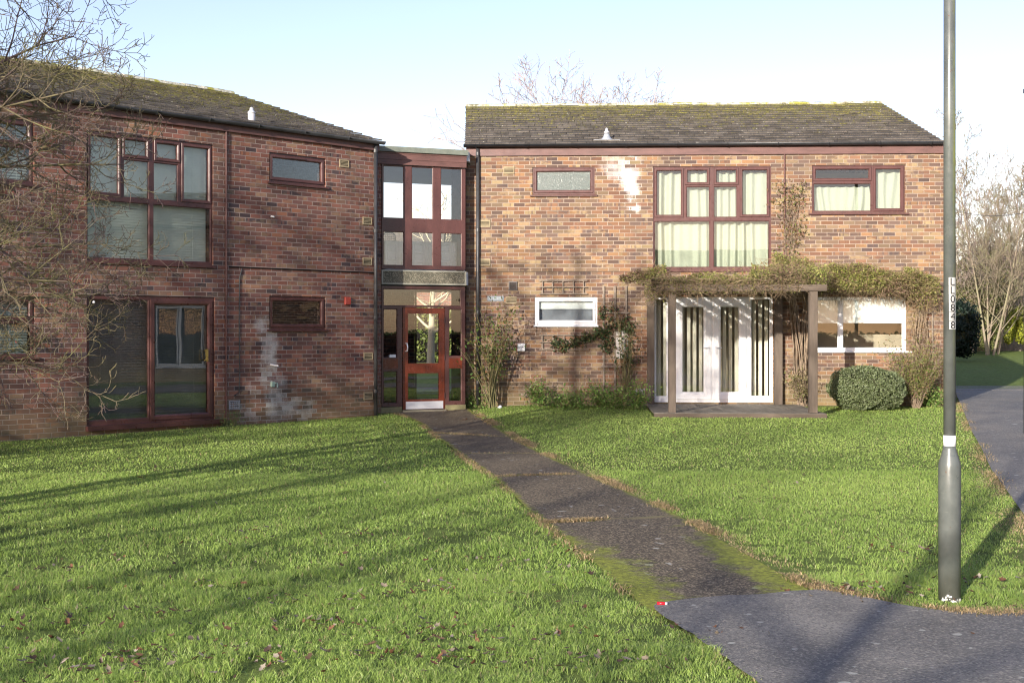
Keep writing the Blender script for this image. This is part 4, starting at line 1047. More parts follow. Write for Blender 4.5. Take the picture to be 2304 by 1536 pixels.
for (N, y0, y1, h0, w0, sd) in ((290000, 5.2, 9.5, 0.042, 0.0032, 1), (260000, 9.5, 15.5, 0.033, 0.0048, 2), (230000, 15.5, 27.5, 0.028, 0.0078, 3)):
    xx, yy = blades(N, y0, y1, h0, w0, sd)
    ok = lawn_mask(xx, yy, 0.12); xx, yy = xx[ok], yy[ok]
    r = np.random.default_rng(sd+50)
    cl = vnoise(xx, yy, 3.2, 3)*0.6+vnoise(xx, yy, 8.0, 4)*0.4
    bare = (vnoise(xx, yy, 2.4, 7)*0.55+vnoise(xx, yy, 9, 8)*0.45 > 0.665) & (r.random(len(xx)) < 0.85) & (yy < 12.5)
    for (cx_, cy_), n_ in CLUMPS:
        if cy_ < 11.5: bare |= (np.hypot((xx-cx_)/1.5, (yy-cy_)) < 0.035+0.0045*n_) & (r.random(len(xx)) < 0.72)
    xx, yy, cl = xx[~bare], yy[~bare], cl[~bare]
    de = np.minimum(dist_line(xx, yy, rightedge), dist_line(xx, yy, side_edge)); dl = dist_line(xx, yy, [tuple(p) for p in Ld[::6]]+fwl)
    dry = np.clip(1.1-(de+0.16*(vnoise(xx, yy, 4, 12)-0.5))/0.24, 0, 1)*0.92*np.clip((vnoise(xx, yy, 1.1, 16)-0.25)*3.0, 0.15, 1) + np.clip(1-dl/0.10, 0, 1)*0.2 + 0.03
    uK, vK = local_wall(WK, xx, yy)
    near = np.clip((13-yy)/6, 0, 1)
    h = h0*(0.55+0.75*r.random(len(xx)))*(0.55+0.9*cl)*(1+0.55*near*np.clip(cl-0.45, 0, 1)*3)*(1-0.35*np.clip(dry, 0, 1)) 
    rx_ = np.clip((xx-0.3*yy*0+0.2)/1.5, 0, 1); h *= (1-0.18*rx_)
    a, b, c = make_blades(xx, yy, h, w0*(0.7+0.6*r.random(len(xx))), gcols(xx, yy, sd+9, dry), sd+20, 1.15)
    VV.append(a); FF.append(b+off); CCs.append(c); off += len(a)
# dead straw tufts at the path edges and joints
def edge_tufts(P, N, spread, seed, h=0.05, side=0.0):
    r = np.random.default_rng(seed); D = densify(np.array(P), 400); i = r.integers(0, 400, N)
    x, y = D[i, 0]+r.normal(0, spread, N)+side, D[i, 1]+r.normal(0, spread, N)
    k = vnoise(x, y, 1.6, 15)+r.random(N)*0.25 > 0.62
    return x[k], y[k]
tl = [edge_tufts(rightedge, 34000, 0.045, 71, side=0.04), edge_tufts([tuple(p) for p in Ld[::6]], 6000, 0.03, 72, side=-0.02), edge_tufts(side_edge, 6000, 0.06, 73)]
for k, (a, b) in enumerate(JY): tl.append(edge_tufts([tuple(a), tuple(b)], (5200, 1300, 1500, 500)[k], 0.035, 80+k))
jx = np.concatenate([q[0] for q in tl]); jy = np.concatenate([q[1] for q in tl]); r = np.random.default_rng(5)
dc = np.array([0.50, 0.39, 0.23])*(0.55+0.75*r.random((len(jx), 1)))*np.array([1, 0.95, 0.9]); mgreen = r.random(len(jx)) < 0.15; dc[mgreen] = np.array([0.12, 0.16, 0.03])
a, b, c = make_blades(jx, jy, 0.042*(0.4+r.random(len(jx))), 0.0055*(0.6+0.8*r.random(len(jx))), dc, 99, 1.1)
VV.append(a); FF.append(b+off); CCs.append(c); off += len(a)
gr = np_mesh('lawn_grass', np.concatenate(VV), np.concatenate(FF), 3, M['blade'], colors=np.concatenate(CCs))
tag(gr, 'short green lawn grass with straw-coloured edges along the path', 'grass', kind='stuff')
del VV, FF, CCs

# fallen leaves
def leaf_litter():
    r = np.random.default_rng(21); N = 5200
    yy = np.sqrt(r.random(N)*(22**2-5.6**2)+5.6**2); xx = (r.random(N)*2-1)*(0.384*yy+0.8)
    dens = 1.5*np.clip((12.0-yy)/5, 0.06, 1)*np.where(xx < 1.5, 1.0, 0.65)*np.clip(vnoise(xx, yy, 1.6, 31)*2.3-0.7, 0.06, 1)
    near_edge = dist_line(xx, yy, rightedge) < 0.3
    k = (r.random(N) < np.maximum(dens, near_edge*0.35)) & (lawn_mask(xx, yy, 0.0) | (r.random(N) < 0.03))
    xx, yy = xx[k], yy[k]
    # clumps against the bottom-left
    cx_, cy_ = [], []
    for (a, b), n in CLUMPS:
        s_ = 0.045+0.006*n; cx_ += list(a+r.normal(0, s_*1.5, n*2)); cy_ += list(b+r.normal(0, s_, n*2))
    xx = np.r_[xx, cx_]; yy = np.r_[yy, cy_]; N = len(xx)
    V = []; Fc = []; Cc = []
    tpl = np.array([(-0.5,0),(-0.28,0.22),(-0.05,0.20),(0.12,0.34),(0.22,0.14),(0.5,0.0),(0.22,-0.16),(0.10,-0.32),(-0.06,-0.18),(-0.3,-0.24)])
    for i in range(N):
        s_ = r.uniform(0.024, 0.062); a = r.uniform(0, 6.28); cu = r.uniform(-0.2, 1.1); tl_ = r.uniform(-0.7, 0.7); ta = r.uniform(0, 6.28)
        z0 = G(xx[i], yy[i])+(0.036 if lawn_mask(np.array([xx[i]]), np.array([yy[i]]), 0)[0] else 0.014)
        P = tpl*s_*np.array([1, r.uniform(0.6, 1.1)]); zz = cu*P[:, 0]**2/s_*1.1 + cu*P[:, 1]**2/s_*1.6 + tl_*(P[:, 0]*cos(ta)+P[:, 1]*sin(ta)); zz -= zz.min()
        x = P[:, 0]*cos(a)-P[:, 1]*sin(a)+xx[i]; y = P[:, 0]*sin(a)+P[:, 1]*cos(a)+yy[i]
        b = len(V)*11; V.append(np.vstack([np.stack([x, y, zz+z0], 1), [[xx[i], yy[i], z0+0.002]]]))
        Fc += [(b+10, b+j, b+(j+1) % 10) for j in range(10)]
        base = [(0.20,0.10,0.06),(0.15,0.095,0.06),(0.27,0.22,0.16),(0.34,0.29,0.23),(0.10,0.065,0.05),(0.25,0.125,0.07)][r.integers(0, 6)]
        Cc.append(np.tile(np.array(base)*r.uniform(0.5, 0.95), (11, 1)))
    o = np_mesh('fallen_leaves', np.concatenate(V), np.array(Fc), 3, M['dead'], colors=np.concatenate(Cc))
    tag(o, 'brown and bleached fallen leaves scattered over lawn and path edges', 'leaves', kind='stuff')
leaf_litter()

# ---------------------------------------------------------------- lamp post
px_, py_ = 2136.5, 1350
gx_, gy_ = ground_at(px_, py_); gz_ = G(gx_, gy_)
post_mat = NT("lamp_post_paint"); co = post_mat.obj()
geo = post_mat.n("NewGeometry"); sg = post_mat.n("SeparateXYZ"); post_mat.link(geo.outputs["Normal"], sg.inputs[0]); so2 = post_mat.n("SeparateXYZ"); post_mat.link(co, so2.inputs[0])
al = post_mat.math('MULTIPLY', post_mat.mr(sg.outputs[0], 0.1, 0.6), post_mat.math('MULTIPLY', post_mat.mr(so2.outputs[2], 1.3, 1.9), post_mat.mr(post_mat.noise(post_mat.scalev(co, 3, 3, 1), 3, 5, 0.7), 0.38, 0.6)))
c0 = post_mat.mix(post_mat.mr(post_mat.noise(co, 5, 5, 0.7), 0.3, 0.7), (0.075, 0.084, 0.078), (0.125, 0.135, 0.125))
c1 = post_mat.mix(al, c0, (0.20, 0.22, 0.06))
scr = post_mat.mr(post_mat.noise(post_mat.scalev(co, 4, 4, 45), 3.0, 4, 0.7), 0.66, 0.72)
c1 = post_mat.mix(post_mat.math('MULTIPLY', scr, 0.5), c1, (0.30, 0.30, 0.27))
drt = post_mat.math('MULTIPLY', post_mat.mr(post_mat.math('ADD', so2.outputs[2], post_mat.math('MULTIPLY', post_mat.noise(co, 9, 4), 0.25)), 0.38, 0.10), 0.6)
c1 = post_mat.mix(drt, c1, (0.055, 0.050, 0.035))
c1 = post_mat.mix(post_mat.mr(post_mat.noise(co, 42, 3, 0.6), 0.70, 0.73), c1, (0.11, 0.055, 0.03))
post_mat.pbr(c1, post_mat.mr(post_mat.noise(co, 14, 4), 0.3, 0.7, 0.25, 0.42), 0.6, normal=post_mat.bump(post_mat.noise(co, 60, 3), 0.05, 0.002))
lp = thing('lamp_post', 'tall grey-green metal lamp post with white band and black-on-white letters LL0848, at the footway edge', 'lamp post', (gx_, gy_, gz_))
sc_ = F/gy_                                              # px per metre at the post
zz_ = lambda py: ZC+(HY-py)/F*gy_-gz_
rb_, rs_ = 49/2/sc_, 26.5/2/sc_
b = MB(); b.lathe([(rb_,-0.1),(rb_,zz_(1047)),(rb_*0.96,zz_(1040)),(rs_*1.06,zz_(1008)),(rs_,zz_(1004))], 40); b.build('base', post_mat.m, lp, smooth=True)
b = MB(); b.lathe([(rs_,zz_(1004)),(rs_*0.98,5.6)], 36); b.build('pole', post_mat.m, lp, smooth=True)
b = MB(); b.lathe([(rs_+0.0015,zz_(1003)),(rs_+0.0015,zz_(979))], 36); b.build('white_band', simple("white_tape", (0.82,0.82,0.82), 0.5, var=0.03), lp, smooth=True)
b = MB(); b.ring(0, 0.3, 0, 0.05, [(0, 0)]*2) if False else None
dm = MB(); rr = random.Random(4)        # door line of the base compartment and chipped white paint at the foot
dz0, dz1 = 0.12, 0.52
for (a, b_) in ((-0.25, 0.05),):
    pass
ch = MB()
for i in range(34):
    a = rr.uniform(-2.6, -0.6); zc_ = rr.uniform(0.0, 0.03)+0.015*cos(a*3); s_ = rr.uniform(0.003, 0.009)
    n_ = Vector((cos(a), sin(a), 0)); t_ = Vector((-sin(a), cos(a), 0)); c_ = n_*(rb_+0.001)+Vector((0, 0, zc_))
    ch.obox(c_, n_*0.0012, t_*s_, Vector((0, 0, s_*0.8)))
ch.build('flaked_paint', simple("flaked_white", (0.50,0.49,0.46), 0.9), lp)
b = MB(); b.lathe([(0.05,5.5),(0.05,5.62),(0.10,5.66),(0.13,5.85),(0.20,5.98),(0.02,6.05)], 20); b.build('lantern', M['pipe'], lp, smooth=True)
tiles = "LL0848"; zt0, zt1 = zz_(624), zz_(741); hh_ = (zt0-zt1)/6
for i, ch_ in enumerate(tiles):
    zc_ = zt0-hh_*(i+0.5); t_ = MB(); ns = 8; ang0 = -pi/2-0.03+(0.015*i); hw = 0.64
    xoff = 0.0
    vs = []
    for k in range(ns+1):
        a = ang0-hw+0.22+2*hw*k/ns
        for (rr_, z_) in ((rs_+0.0018, zc_-hh_*0.48), (rs_+0.0018, zc_+hh_*0.48)): vs.append((rr_*cos(a), rr_*sin(a), z_))
    t_.add(vs, [(2*k, 2*k+2, 2*k+3, 2*k+1) for k in range(ns)]); to = t_.build('number_tile', simple("tile_white", (0.40,0.40,0.385), 0.5, var=0.06) if i == 0 else bpy.data.materials["tile_white"], lp)
    cu = bpy.data.curves.new('c', 'FONT'); cu.body = ch_; cu.size = hh_*1.22; cu.align_x = 'CENTER'; cu.resolution_u = 4
    tmp = bpy.data.objects.new('tmp', cu); C.objects.link(tmp); bpy.context.view_layer.update()
    me = bpy.data.meshes.new_from_object(tmp.evaluated_get(bpy.context.evaluated_depsgraph_get())); bpy.data.objects.remove(tmp); bpy.data.curves.remove(cu)
    bm = bmesh.new(); bm.from_mesh(me); bmesh.ops.triangulate(bm, faces=bm.faces)
    bmesh.ops.subdivide_edges(bm, edges=[e_ for e_ in bm.edges if e_.calc_length() > 0.012], cuts=2); bmesh.ops.triangulate(bm, faces=bm.faces)
    zs_ = [v.co.y for v in bm.verts]; mz = (max(zs_)+min(zs_))/2; xs_ = [v.co.x for v in bm.verts]; mx_ = (max(xs_)+min(xs_))/2
    for v in bm.verts:
        a = ang0+0.22+(v.co.x-mx_)/rs_; v.co = Vector(((rs_+0.003)*cos(a), (rs_+0.003)*sin(a), zc_+(v.co.y-mz)))
    bm.to_mesh(me); bm.free(); me.name = 'letter'; me.materials.clear(); me.materials.append(M['dark'])
    lo = bpy.data.objects.new('letter', me); C.objects.link(lo); lo.parent = to

# second pole and its wire at the right border
X2, Y2 = (2310-CX)/F*20, 20.0
up = thing('pole', 'thin dark pole at the far right edge holding the overhead wire', 'pole', (X2, Y2, G(X2, Y2)))
b = MB(); b.lathe([(0.045,-0.1),(0.038,5.15)], 16); b.build('shaft', M['black'], up, smooth=True)
b = MB(); b.lathe([(0.05,5.12),(0.05,5.18),(0.01,5.2)], 16); b.build('cap', M['black'], up, smooth=True)
b = MB(); pts = []
pA = Vector(WR.w(RX1-0.05, -0.03, 4.0)); pA.z = ZC+(HY-466)/F*pA.y; pB = Vector((X2, Y2, ZC+(HY-478)/F*Y2))
for i in range(17):
    t = i/16; p = pA.lerp(pB, t); p.z -= 0.10*4*t*(1-t); pts.append(p)
b.tube(pts, 0.006, 6); wo = b.build('overhead_wire', M['pipe'], None, smooth=True); tag(wo, 'sagging grey overhead wire from the right house corner to the edge pole', 'wire')

# lighter on the path
lx_, ly_ = ground_at(1490, 1366); lz_ = G(lx_, ly_)+0.026
li = thing('lighter', 'small red plastic lighter lying on the path near its bottom end', 'lighter', (lx_, ly_, lz_), R(-12))
b = MB(); b.tube([(-0.032,0,0),(0.018,0,0)], 0.011, 10); b.build('body', simple("red_plastic", (0.55,0.01,0.02), 0.3), li, smooth=True)
b = MB(); b.tube([(0.0185,0,0),(0.033,0,0)], 0.010, 10); b.build('lighter_head', M['steel'], li, smooth=True)

# ================================================================ PERGOLA, DECK, TRELLIS (right house frame)
u, z = WR.u, WR.z
PV = -2.8; oR = (WR.o[0], WR.o[1], 0)
deck = thing('deck', 'low weathered grey timber deck under the pergola in front of the white doors', 'deck', oR, WR.a)
dx0, dx1 = u(1472,-2.95), u(1858,-2.95); nb = 24
ddx0, ddx1 = u(1458, -0.3), u(1790, -0.3)
for i in range(22):
    b = MB(); yb_ = -2.98+i*0.134
    f0, f1 = (i)/22, (i+1)/22
    b.box(dx0+(ddx0-dx0)*0, dx1, yb_, yb_+0.126, 0.0, 0.028)
nbd = 34; wdd = (dx1-dx0)/nbd; rr = random.Random(8)
for i in range(nbd):
    b = MB(); b.box(dx0+i*wdd+0.003, dx0+(i+1)*wdd-0.003, -2.98, -0.03, 0.0+rr.uniform(-0.002,0.002), 0.028+rr.uniform(-0.003,0.003)); b.build('board', M['deck'], deck)
b = MB(); b.box(dx0-0.01, dx1+0.01, -3.02, -2.985, -0.20, 0.022); b.build('edge_board', M['woodx'], deck)
rebase(deck, ((dx0+dx1)/2, -1.5, 0))
perg = thing('pergola', 'weathered brown timber pergola over the white patio doors, creeper on its beams', 'pergola', oR, WR.a)
zb0, zb1 = z(1660,655,PV), z(1660,641,PV)
for (pa, vv, wd_) in ((1512, PV, 0.130), (1829, PV, 0.145), (1464, -0.13, 0.14), (1751, -0.13, 0.15)):
    b = MB(); uu = u(pa, vv); zz0 = 0.028; b.box(uu-wd_/2, uu+wd_/2, vv-wd_/2, vv+wd_/2, zz0-(0.1 if vv > -1 else 0.0), zb0); po = b.build('post', M['wood'], perg); bv = po.modifiers.new('b','BEVEL'); bv.width=0.008; bv.segments=2
b = MB(); b.box(u(1476,PV), u(1858,PV), PV-0.10, PV-0.05, zb0, zb1); b.build('front_beam', M['woodx'], perg)
b = MB(); b.box(u(1476,PV), u(1850,PV), PV-0.045, PV+0.09, zb0+0.002, zb1-0.03); b.build('front_beam', M['woodx'], perg)
b = MB(); b.box(u(1450,-0.1), u(1770,-0.1), -0.06, -0.01, zb0+0.02, zb1+0.06); b.build('wall_plate', M['woodx'], perg)
for i in range(10):
    uf = u(1490,PV)+(u(1845,PV)-u(1490,PV))*i/9; b = MB(); b.bar((uf, PV+0.09, (zb0+zb1)/2+0.015), (uf, -0.06, (zb0+zb1)/2+0.06), 0.045, 0.11); b.build('rafter', M['deck'], perg)
rebase(perg, ((u(1512,PV)+u(1829,PV))/2, PV/2, 0))

def trellis(label, xs_, zs_, pxs, v=-0.03, thick=0.022):
    t = thing('trellis', label, 'trellis', oR, WR.a, 'wooden trellis panels on the right house')
    X0, X1 = u(pxs[0]), u(pxs[1]); Z0, Z1 = z(pxs[0], pxs[3]), z(pxs[0], pxs[2])
    for fx in xs_:
        b = MB(); xx = X0+(X1-X0)*fx; b.box(xx-thick/2, xx+thick/2, v-0.012, v, Z0, Z1); b.build('upright', M['trellis'], t)
    for fz in zs_:
        b = MB(); zz = Z0+(Z1-Z0)*fz; b.box(X0-0.04, X1+0.04, v-0.026, v-0.013, zz-thick/2, zz+thick/2); b.build('crossbar', M['trellis'], t)
    rebase(t, ((X0+X1)/2, v, Z0)); return t
trellis('small weathered trellis panel above the lower white window', (0.03,0.26,0.49,0.73,0.96), (0.04,0.5,0.96), (1218,1317,630,662))
trellis('small weathered trellis panel with ivy below the lower white window', (0.03,0.26,0.5,0.73,0.96), (0.03,0.5,0.97), (1218,1320,752,787))
trellis('tall narrow trellis left of the pergola, the grey meter cabinet behind it', (0.02,0.5,0.98), (0.28,0.55,0.76), (1357,1410,643,895), thick=0.034)
trellis('ladder-like trellis under the creeper, right of the white kitchen window', (0.05,0.95), (0.12,0.3,0.5,0.68,0.86), (2066,2099,675,880), thick=0.03)
pk = MB(); a_, b2_ = u(1173), u(1280); pk.bar((a_, -0.18, 0.22), (b2_, -0.45, 0.03), 0.05, 0.03)
pl_ = pk.build('plank', M['trellis']); pl_.location = oR; pl_.rotation_euler = (0, 0, WR.a); tag(pl_, 'grey plank lying aslant in the bed under the lower white window', 'plank'); rebase(pl_, ((a_+b2_)/2, -0.3, 0.0))
hp = MB(); c_ = u(1206); hp.tube([(c_+0.125*cos(pi-pi*i/12), -0.35, 0.02+0.28*(1 if 0 < i < 12 else 0)+0.12*sin(pi*i/12)) if 0 < i < 12 else (c_+(-0.125 if i == 0 else 0.125), -0.35, -0.02) for i in range(13)], 0.009, 6)
ho = hp.build('garden_hoop', simple("hoop_tan", (0.45,0.40,0.30), 0.6), smooth=True); ho.location = oR; ho.rotation_euler = (0,0,WR.a); tag(ho, 'thin tan garden hoop standing in the bed below the white window', 'hoop'); rebase(ho, (c_, -0.35, 0))
cp_ = MB(); cp_.lathe([(0.030,0),(0.036,0.10),(0.034,0.11)], 14); co_ = cp_.build('paper_cup', M['white'], smooth=True); cxx, cyy = ground_at(1121, 918); co_.location = (cxx, cyy, G(cxx,cyy)); co_.rotation_euler = (1.3, 0.2, 0.4); tag(co_, 'small white cup lying at the foot of the rose by the downpipe', 'cup')

# ================================================================ PLANTS
def leaf_cloud(P, size, cols, seed, parent=None, name='leaves', mat=None, nbias=None, asp=0.55):
    r = np.random.default_rng(seed); N = len(P)
    d = r.normal(size=(N, 3)); d /= np.linalg.norm(d, axis=1)[:, None]
    n = r.normal(size=(N, 3)) if nbias is None else nbias+0.6*r.normal(size=(N, 3))
    s_ = np.cross(n, d); s_ /= np.maximum(np.linalg.norm(s_, axis=1), 1e-6)[:, None]; up = np.cross(d, s_)
    L = size*(0.6+0.8*r.random(N))[:, None]
    V = np.empty((N, 4, 3)); V[:, 0] = P-d*L/2; V[:, 1] = P+s_*L*asp/2+up*L*0.12; V[:, 2] = P+d*L/2; V[:, 3] = P-s_*L*asp/2+up*L*0.12
    b = np.arange(N)[:, None]*4; Fc = np.concatenate([b+np.array([0,1,2]), b+np.array([0,2,3])], 0)
    return np_mesh(name, V.reshape(-1, 3), Fc, 3, mat or M['leaf'], parent, np.repeat(cols, 4, 0))
def mixcol(N, cs, seed, pw=None, var=0.25):
    r = np.random.default_rng(seed); cs = np.array(cs); i = r.choice(len(cs), N, p=pw); return cs[i]*(1-var+2*var*r.random((N, 1)))
def wl(Wn, U, Vv, Zz): return np.stack([Wn.o[0]+Wn.t[0]*U+Wn.n[0]*Vv, Wn.o[1]+Wn.t[1]*U+Wn.n[1]*Vv, Zz], 1)

def twigs(starts, dirs, lens, r0, seed, wig=0.35, grav=0.0, n=4, sides=3, mb=None):
    rr = random.Random(seed); mb = mb or MB()
    for s_, d_, L in zip(starts, dirs, lens):
        p = Vector(s_); d_ = Vector(d_).normalized(); pts = [p.copy()]
        for i in range(n):
            d_ = (d_+Vector((rr.uniform(-wig, wig), rr.uniform(-wig, wig), rr.uniform(-wig, wig)-grav))).normalized(); p = p+d_*L/n; pts.append(p.copy())
        mb.tube(pts, [r0*(1-0.7*i/n) for i in range(n+1)], sides, caps=False)
    return mb

# creeper over pergola and wall
cr = thing('creeper', 'tangled green and brown creeper over the pergola roof and the wall above the kitchen window', 'climbing plant', (0,0,0))
r = np.random.default_rng(41)
def creeper_pts(N):
    out = []
    # segments: (px0,px1, v0,v1, ytop0,ytop1, ybot0, ybot1, weight)
    segs = [(1475,1700,-2.9,-0.1, 617,606, 640,640, 1.3), (1690,1860,-2.9,-0.05, 592,598, 648,655, 2.0), (1450,1500,-2.9,-0.1, 628,615, 690,660, 0.35),
            (1740,1830,-0.7,-0.05, 568,580, 640,650, 0.9), (1850,2050,-0.75,-0.03, 601,603, 662,672, 3.6), (2040,2112,-0.6,-0.03, 600,620, 700,700, 1.4), (2055,2100,-0.25,-0.03, 690,690, 900,900, 0.45),
            (1460,1500,-0.3,-0.03, 600,600, 660,650, 0.22), (1395,1470,-0.12,-0.02, 606,612, 626,650, 0.14)]
    tot = sum(s_[-1] for s_ in segs)
    for s_ in segs:
        n = int(N*s_[-1]/tot); t = r.random(n); px = s_[0]+(s_[1]-s_[0])*t; vv = s_[2]+(s_[3]-s_[2])*r.random(n)
        a = s_[4]+(s_[5]-s_[4])*t; b = s_[6]+(s_[7]-s_[6])*t
        e_ = (vnoise(px/40, vv, 1.3, 51)-0.5)*26
        q = np.clip(r.beta(1.6, 1.8, n), 0, 1); py = (a+e_)+(b-a-e_*0.6)*q
        U = np.array([WR.uz(p_, 745, -0.4)[0] for p_ in px]); ydep = np.array([WR.w(uu, -0.4, 0)[1] for uu in U]); Zz = ZC+(HY-py)/F*ydep
        if s_[2] < -2: # on the pergola: real heights above the rafters
            U = np.array([WR.uz(p_, 745, v_)[0] for p_, v_ in zip(px, vv)])
            Zz = zb1-0.02+np.abs(1-q)*(0.30 if s_[0] < 1600 else 0.50)*(0.6+0.4*vnoise(U, vv, 2.0, 52)*2)*0.8
            if s_[1] == 1500: Zz = zb1+0.1-q*0.45
        out.append(wl(WR, U, vv, Zz))
    return np.concatenate(out)
P = creeper_pts(46000); gnoise = vnoise(P[:, 0]*1.0, P[:, 2]*2.0+P[:, 1], 1.6, 53)
keep = r.random(len(P)) < np.clip(0.25+1.1*(P[:, 2]-2.1)/0.5, 0.12, 1)
P = P[keep]; gnoise = gnoise[keep]
cc = mixcol(len(P), [(0.21,0.22,0.055),(0.14,0.16,0.04),(0.31,0.30,0.10),(0.25,0.18,0.09),(0.17,0.10,0.07)], 42, [0.32,0.24,0.26,0.11,0.07])
xk = np.clip((gnoise-0.22)*3, 0, 1)[:, None]; cc = cc*xk + mixcol(len(P), [(0.22,0.15,0.10),(0.16,0.10,0.07),(0.17,0.17,0.06)], 43)*(1-xk)
leaf_cloud(P, 0.046, cc*1.15, 44, cr, 'foliage', asp=0.45)
n_ = 5200; Pb_ = wl(WR, u(1466,PV)+(u(1800,PV)-u(1466,PV))*r.random(n_)**1.25, -2.92+0.1*r.random(n_), zb0-0.03+0.24*r.random(n_)); Pb_[:, 2] += 0.05*(vnoise(Pb_[:, 0], Pb_[:, 1], 3.0, 58)-0.5)
leaf_cloud(Pb_, 0.04, mixcol(n_, [(0.20,0.14,0.09),(0.15,0.10,0.07),(0.20,0.20,0.06),(0.12,0.12,0.04)], 57), 56, cr, 'foliage', asp=0.45)
P = np.concatenate([creeper_pts(3300), Pb_[::9]]); rr = random.Random(45)
mb = twigs(P, [(rr.uniform(-1,1), rr.uniform(-0.6,0.4), rr.uniform(-0.5,0.6)) for _ in P], [rr.uniform(0.12,0.42) for _ in P], 0.0038, 46, grav=0.07)
mb.build('twigs', simple("creeper_twig", (0.24,0.175,0.11), 0.9, 0.1, var=0.4, nscale=3), cr)
# hanging fringe under the beam and below the wall mass
mb = MB(); 
for k in range(330):
    if k < 140: px0 = rr.uniform(1478, 1760); vv = rr.uniform(-2.9, -2.6); z0 = zb0+rr.uniform(-0.02, 0.1); L = rr.uniform(0.05, 0.25)
    elif k < 270: px0 = rr.uniform(1850, 2050); vv = rr.uniform(-0.5, -0.08); z0 = z(px0, 662); L = rr.uniform(0.1, 0.32)
    else: px0 = rr.uniform(2040, 2115); vv = rr.uniform(-0.35, -0.05); z0 = z(px0, rr.uniform(650, 800)); L = rr.uniform(0.2, 0.6)
    p0 = WR.w(u(px0, vv), vv, z0); twigs([p0], [(rr.uniform(-0.5,0.5), rr.uniform(-0.3,0.3), -1)], [L], 0.0035, k, grav=0.1, mb=mb)
mb.build('hanging_shoots', bpy.data.materials["creeper_twig"], cr)
# thick stems beside the pergola post
mb = MB()
for k in range(34):
    x_ = u(rr.uniform(1796, 1818), -0.2); top = u(rr.choice([rr.uniform(1768, 1800), rr.uniform(1800, 1840)]), -0.15); pts = []; v0 = rr.uniform(-0.30, -0.06)
    xm_ = u(rr.uniform(1775, 1830), -0.2)
    for i in range(9):
        t = i/8; xx = x_*(1-t)**2+2*xm_*t*(1-t)+top*t*t + 0.02*sin(k+t*9); pts.append(WR.w(xx, v0*(1-0.3*t)+0.03*sin(k*2+t*6), -0.02+2.3*t))
    mb.tube(pts, [0.016*(0.5+0.6*rr.random())*(1-0.4*i/8) for i in range(9)], 6, caps=False)
mb.build('stems', M['stem'], cr, smooth=True)
mb = MB()
for k in range(10):
    pts = []; xa = u(rr.uniform(2062, 2092), -0.1)
    for i in range(9):
        t = i/8; pts.append(WR.w(xa+0.08*sin(k*1.7+t*5)+t*rr.uniform(-0.03,0.03), -0.06-0.08*abs(sin(k+t*4)), -0.02+2.35*t))
    mb.tube(pts, [0.009*(1-0.3*i/8) for i in range(9)], 5, caps=False)
mb.build('stems', M['stem'], cr, smooth=True)
# climber running up the wall
mb = MB(); cp2 = []
for k in range(13):
    pts = []; xa = rr.uniform(1764, 1786); xb = rr.uniform(1752, 1800); yb_ = rr.uniform(425, 520)
    for i in range(10):
        t = i/9; px_i = xa+(xb-xa)*t+9*sin(k*1.3+t*7)*t; py_i = 600+(yb_-600)*t
        pts.append(WR.w(u(px_i), -0.03-0.03*rr.random(), z(px_i, py_i)));
        if t > 0.15: cp2.append(pts[-1])
    mb.tube(pts, [0.007*(1-0.6*i/9) for i in range(10)], 4, caps=False)
    for j in range(3, 10): twigs([pts[j]], [(rr.uniform(-1,1), -0.3, rr.uniform(-0.4,0.8))], [rr.uniform(0.1,0.28)], 0.003, k*31+j, mb=mb)
mb.build('stems', M['stem'], cr, smooth=True)
cp2 = np.array(cp2); idx = r.integers(0, len(cp2), 380); Pc = cp2[idx]+r.normal(0, 1, (380, 3))*np.array([0.11, 0.04, 0.11])
topb = np.array([WR.w(u(px_), -0.08, z(px_, py_)) for px_, py_ in ((1780,430),(1790,440),(1770,450),(1757,420),(1800,425),(1790,455),(1760,470),(1745,455),(1795,520))])
idx = r.integers(0, len(topb), 320); Pc = np.concatenate([Pc, topb[idx]+r.normal(0, 1, (320, 3))*np.array([0.10, 0.05, 0.09])])
leaf_cloud(Pc, 0.05, mixcol(len(Pc), [(0.17,0.18,0.05),(0.10,0.12,0.035),(0.22,0.13,0.07),(0.28,0.20,0.10)], 47), 48, cr, 'foliage', asp=0.5)
cr_base = Vector(WR.w(u(1807,-0.2), -0.2, 0)); cr.location = cr_base
for c_ in cr.children: c_.location = -cr_base

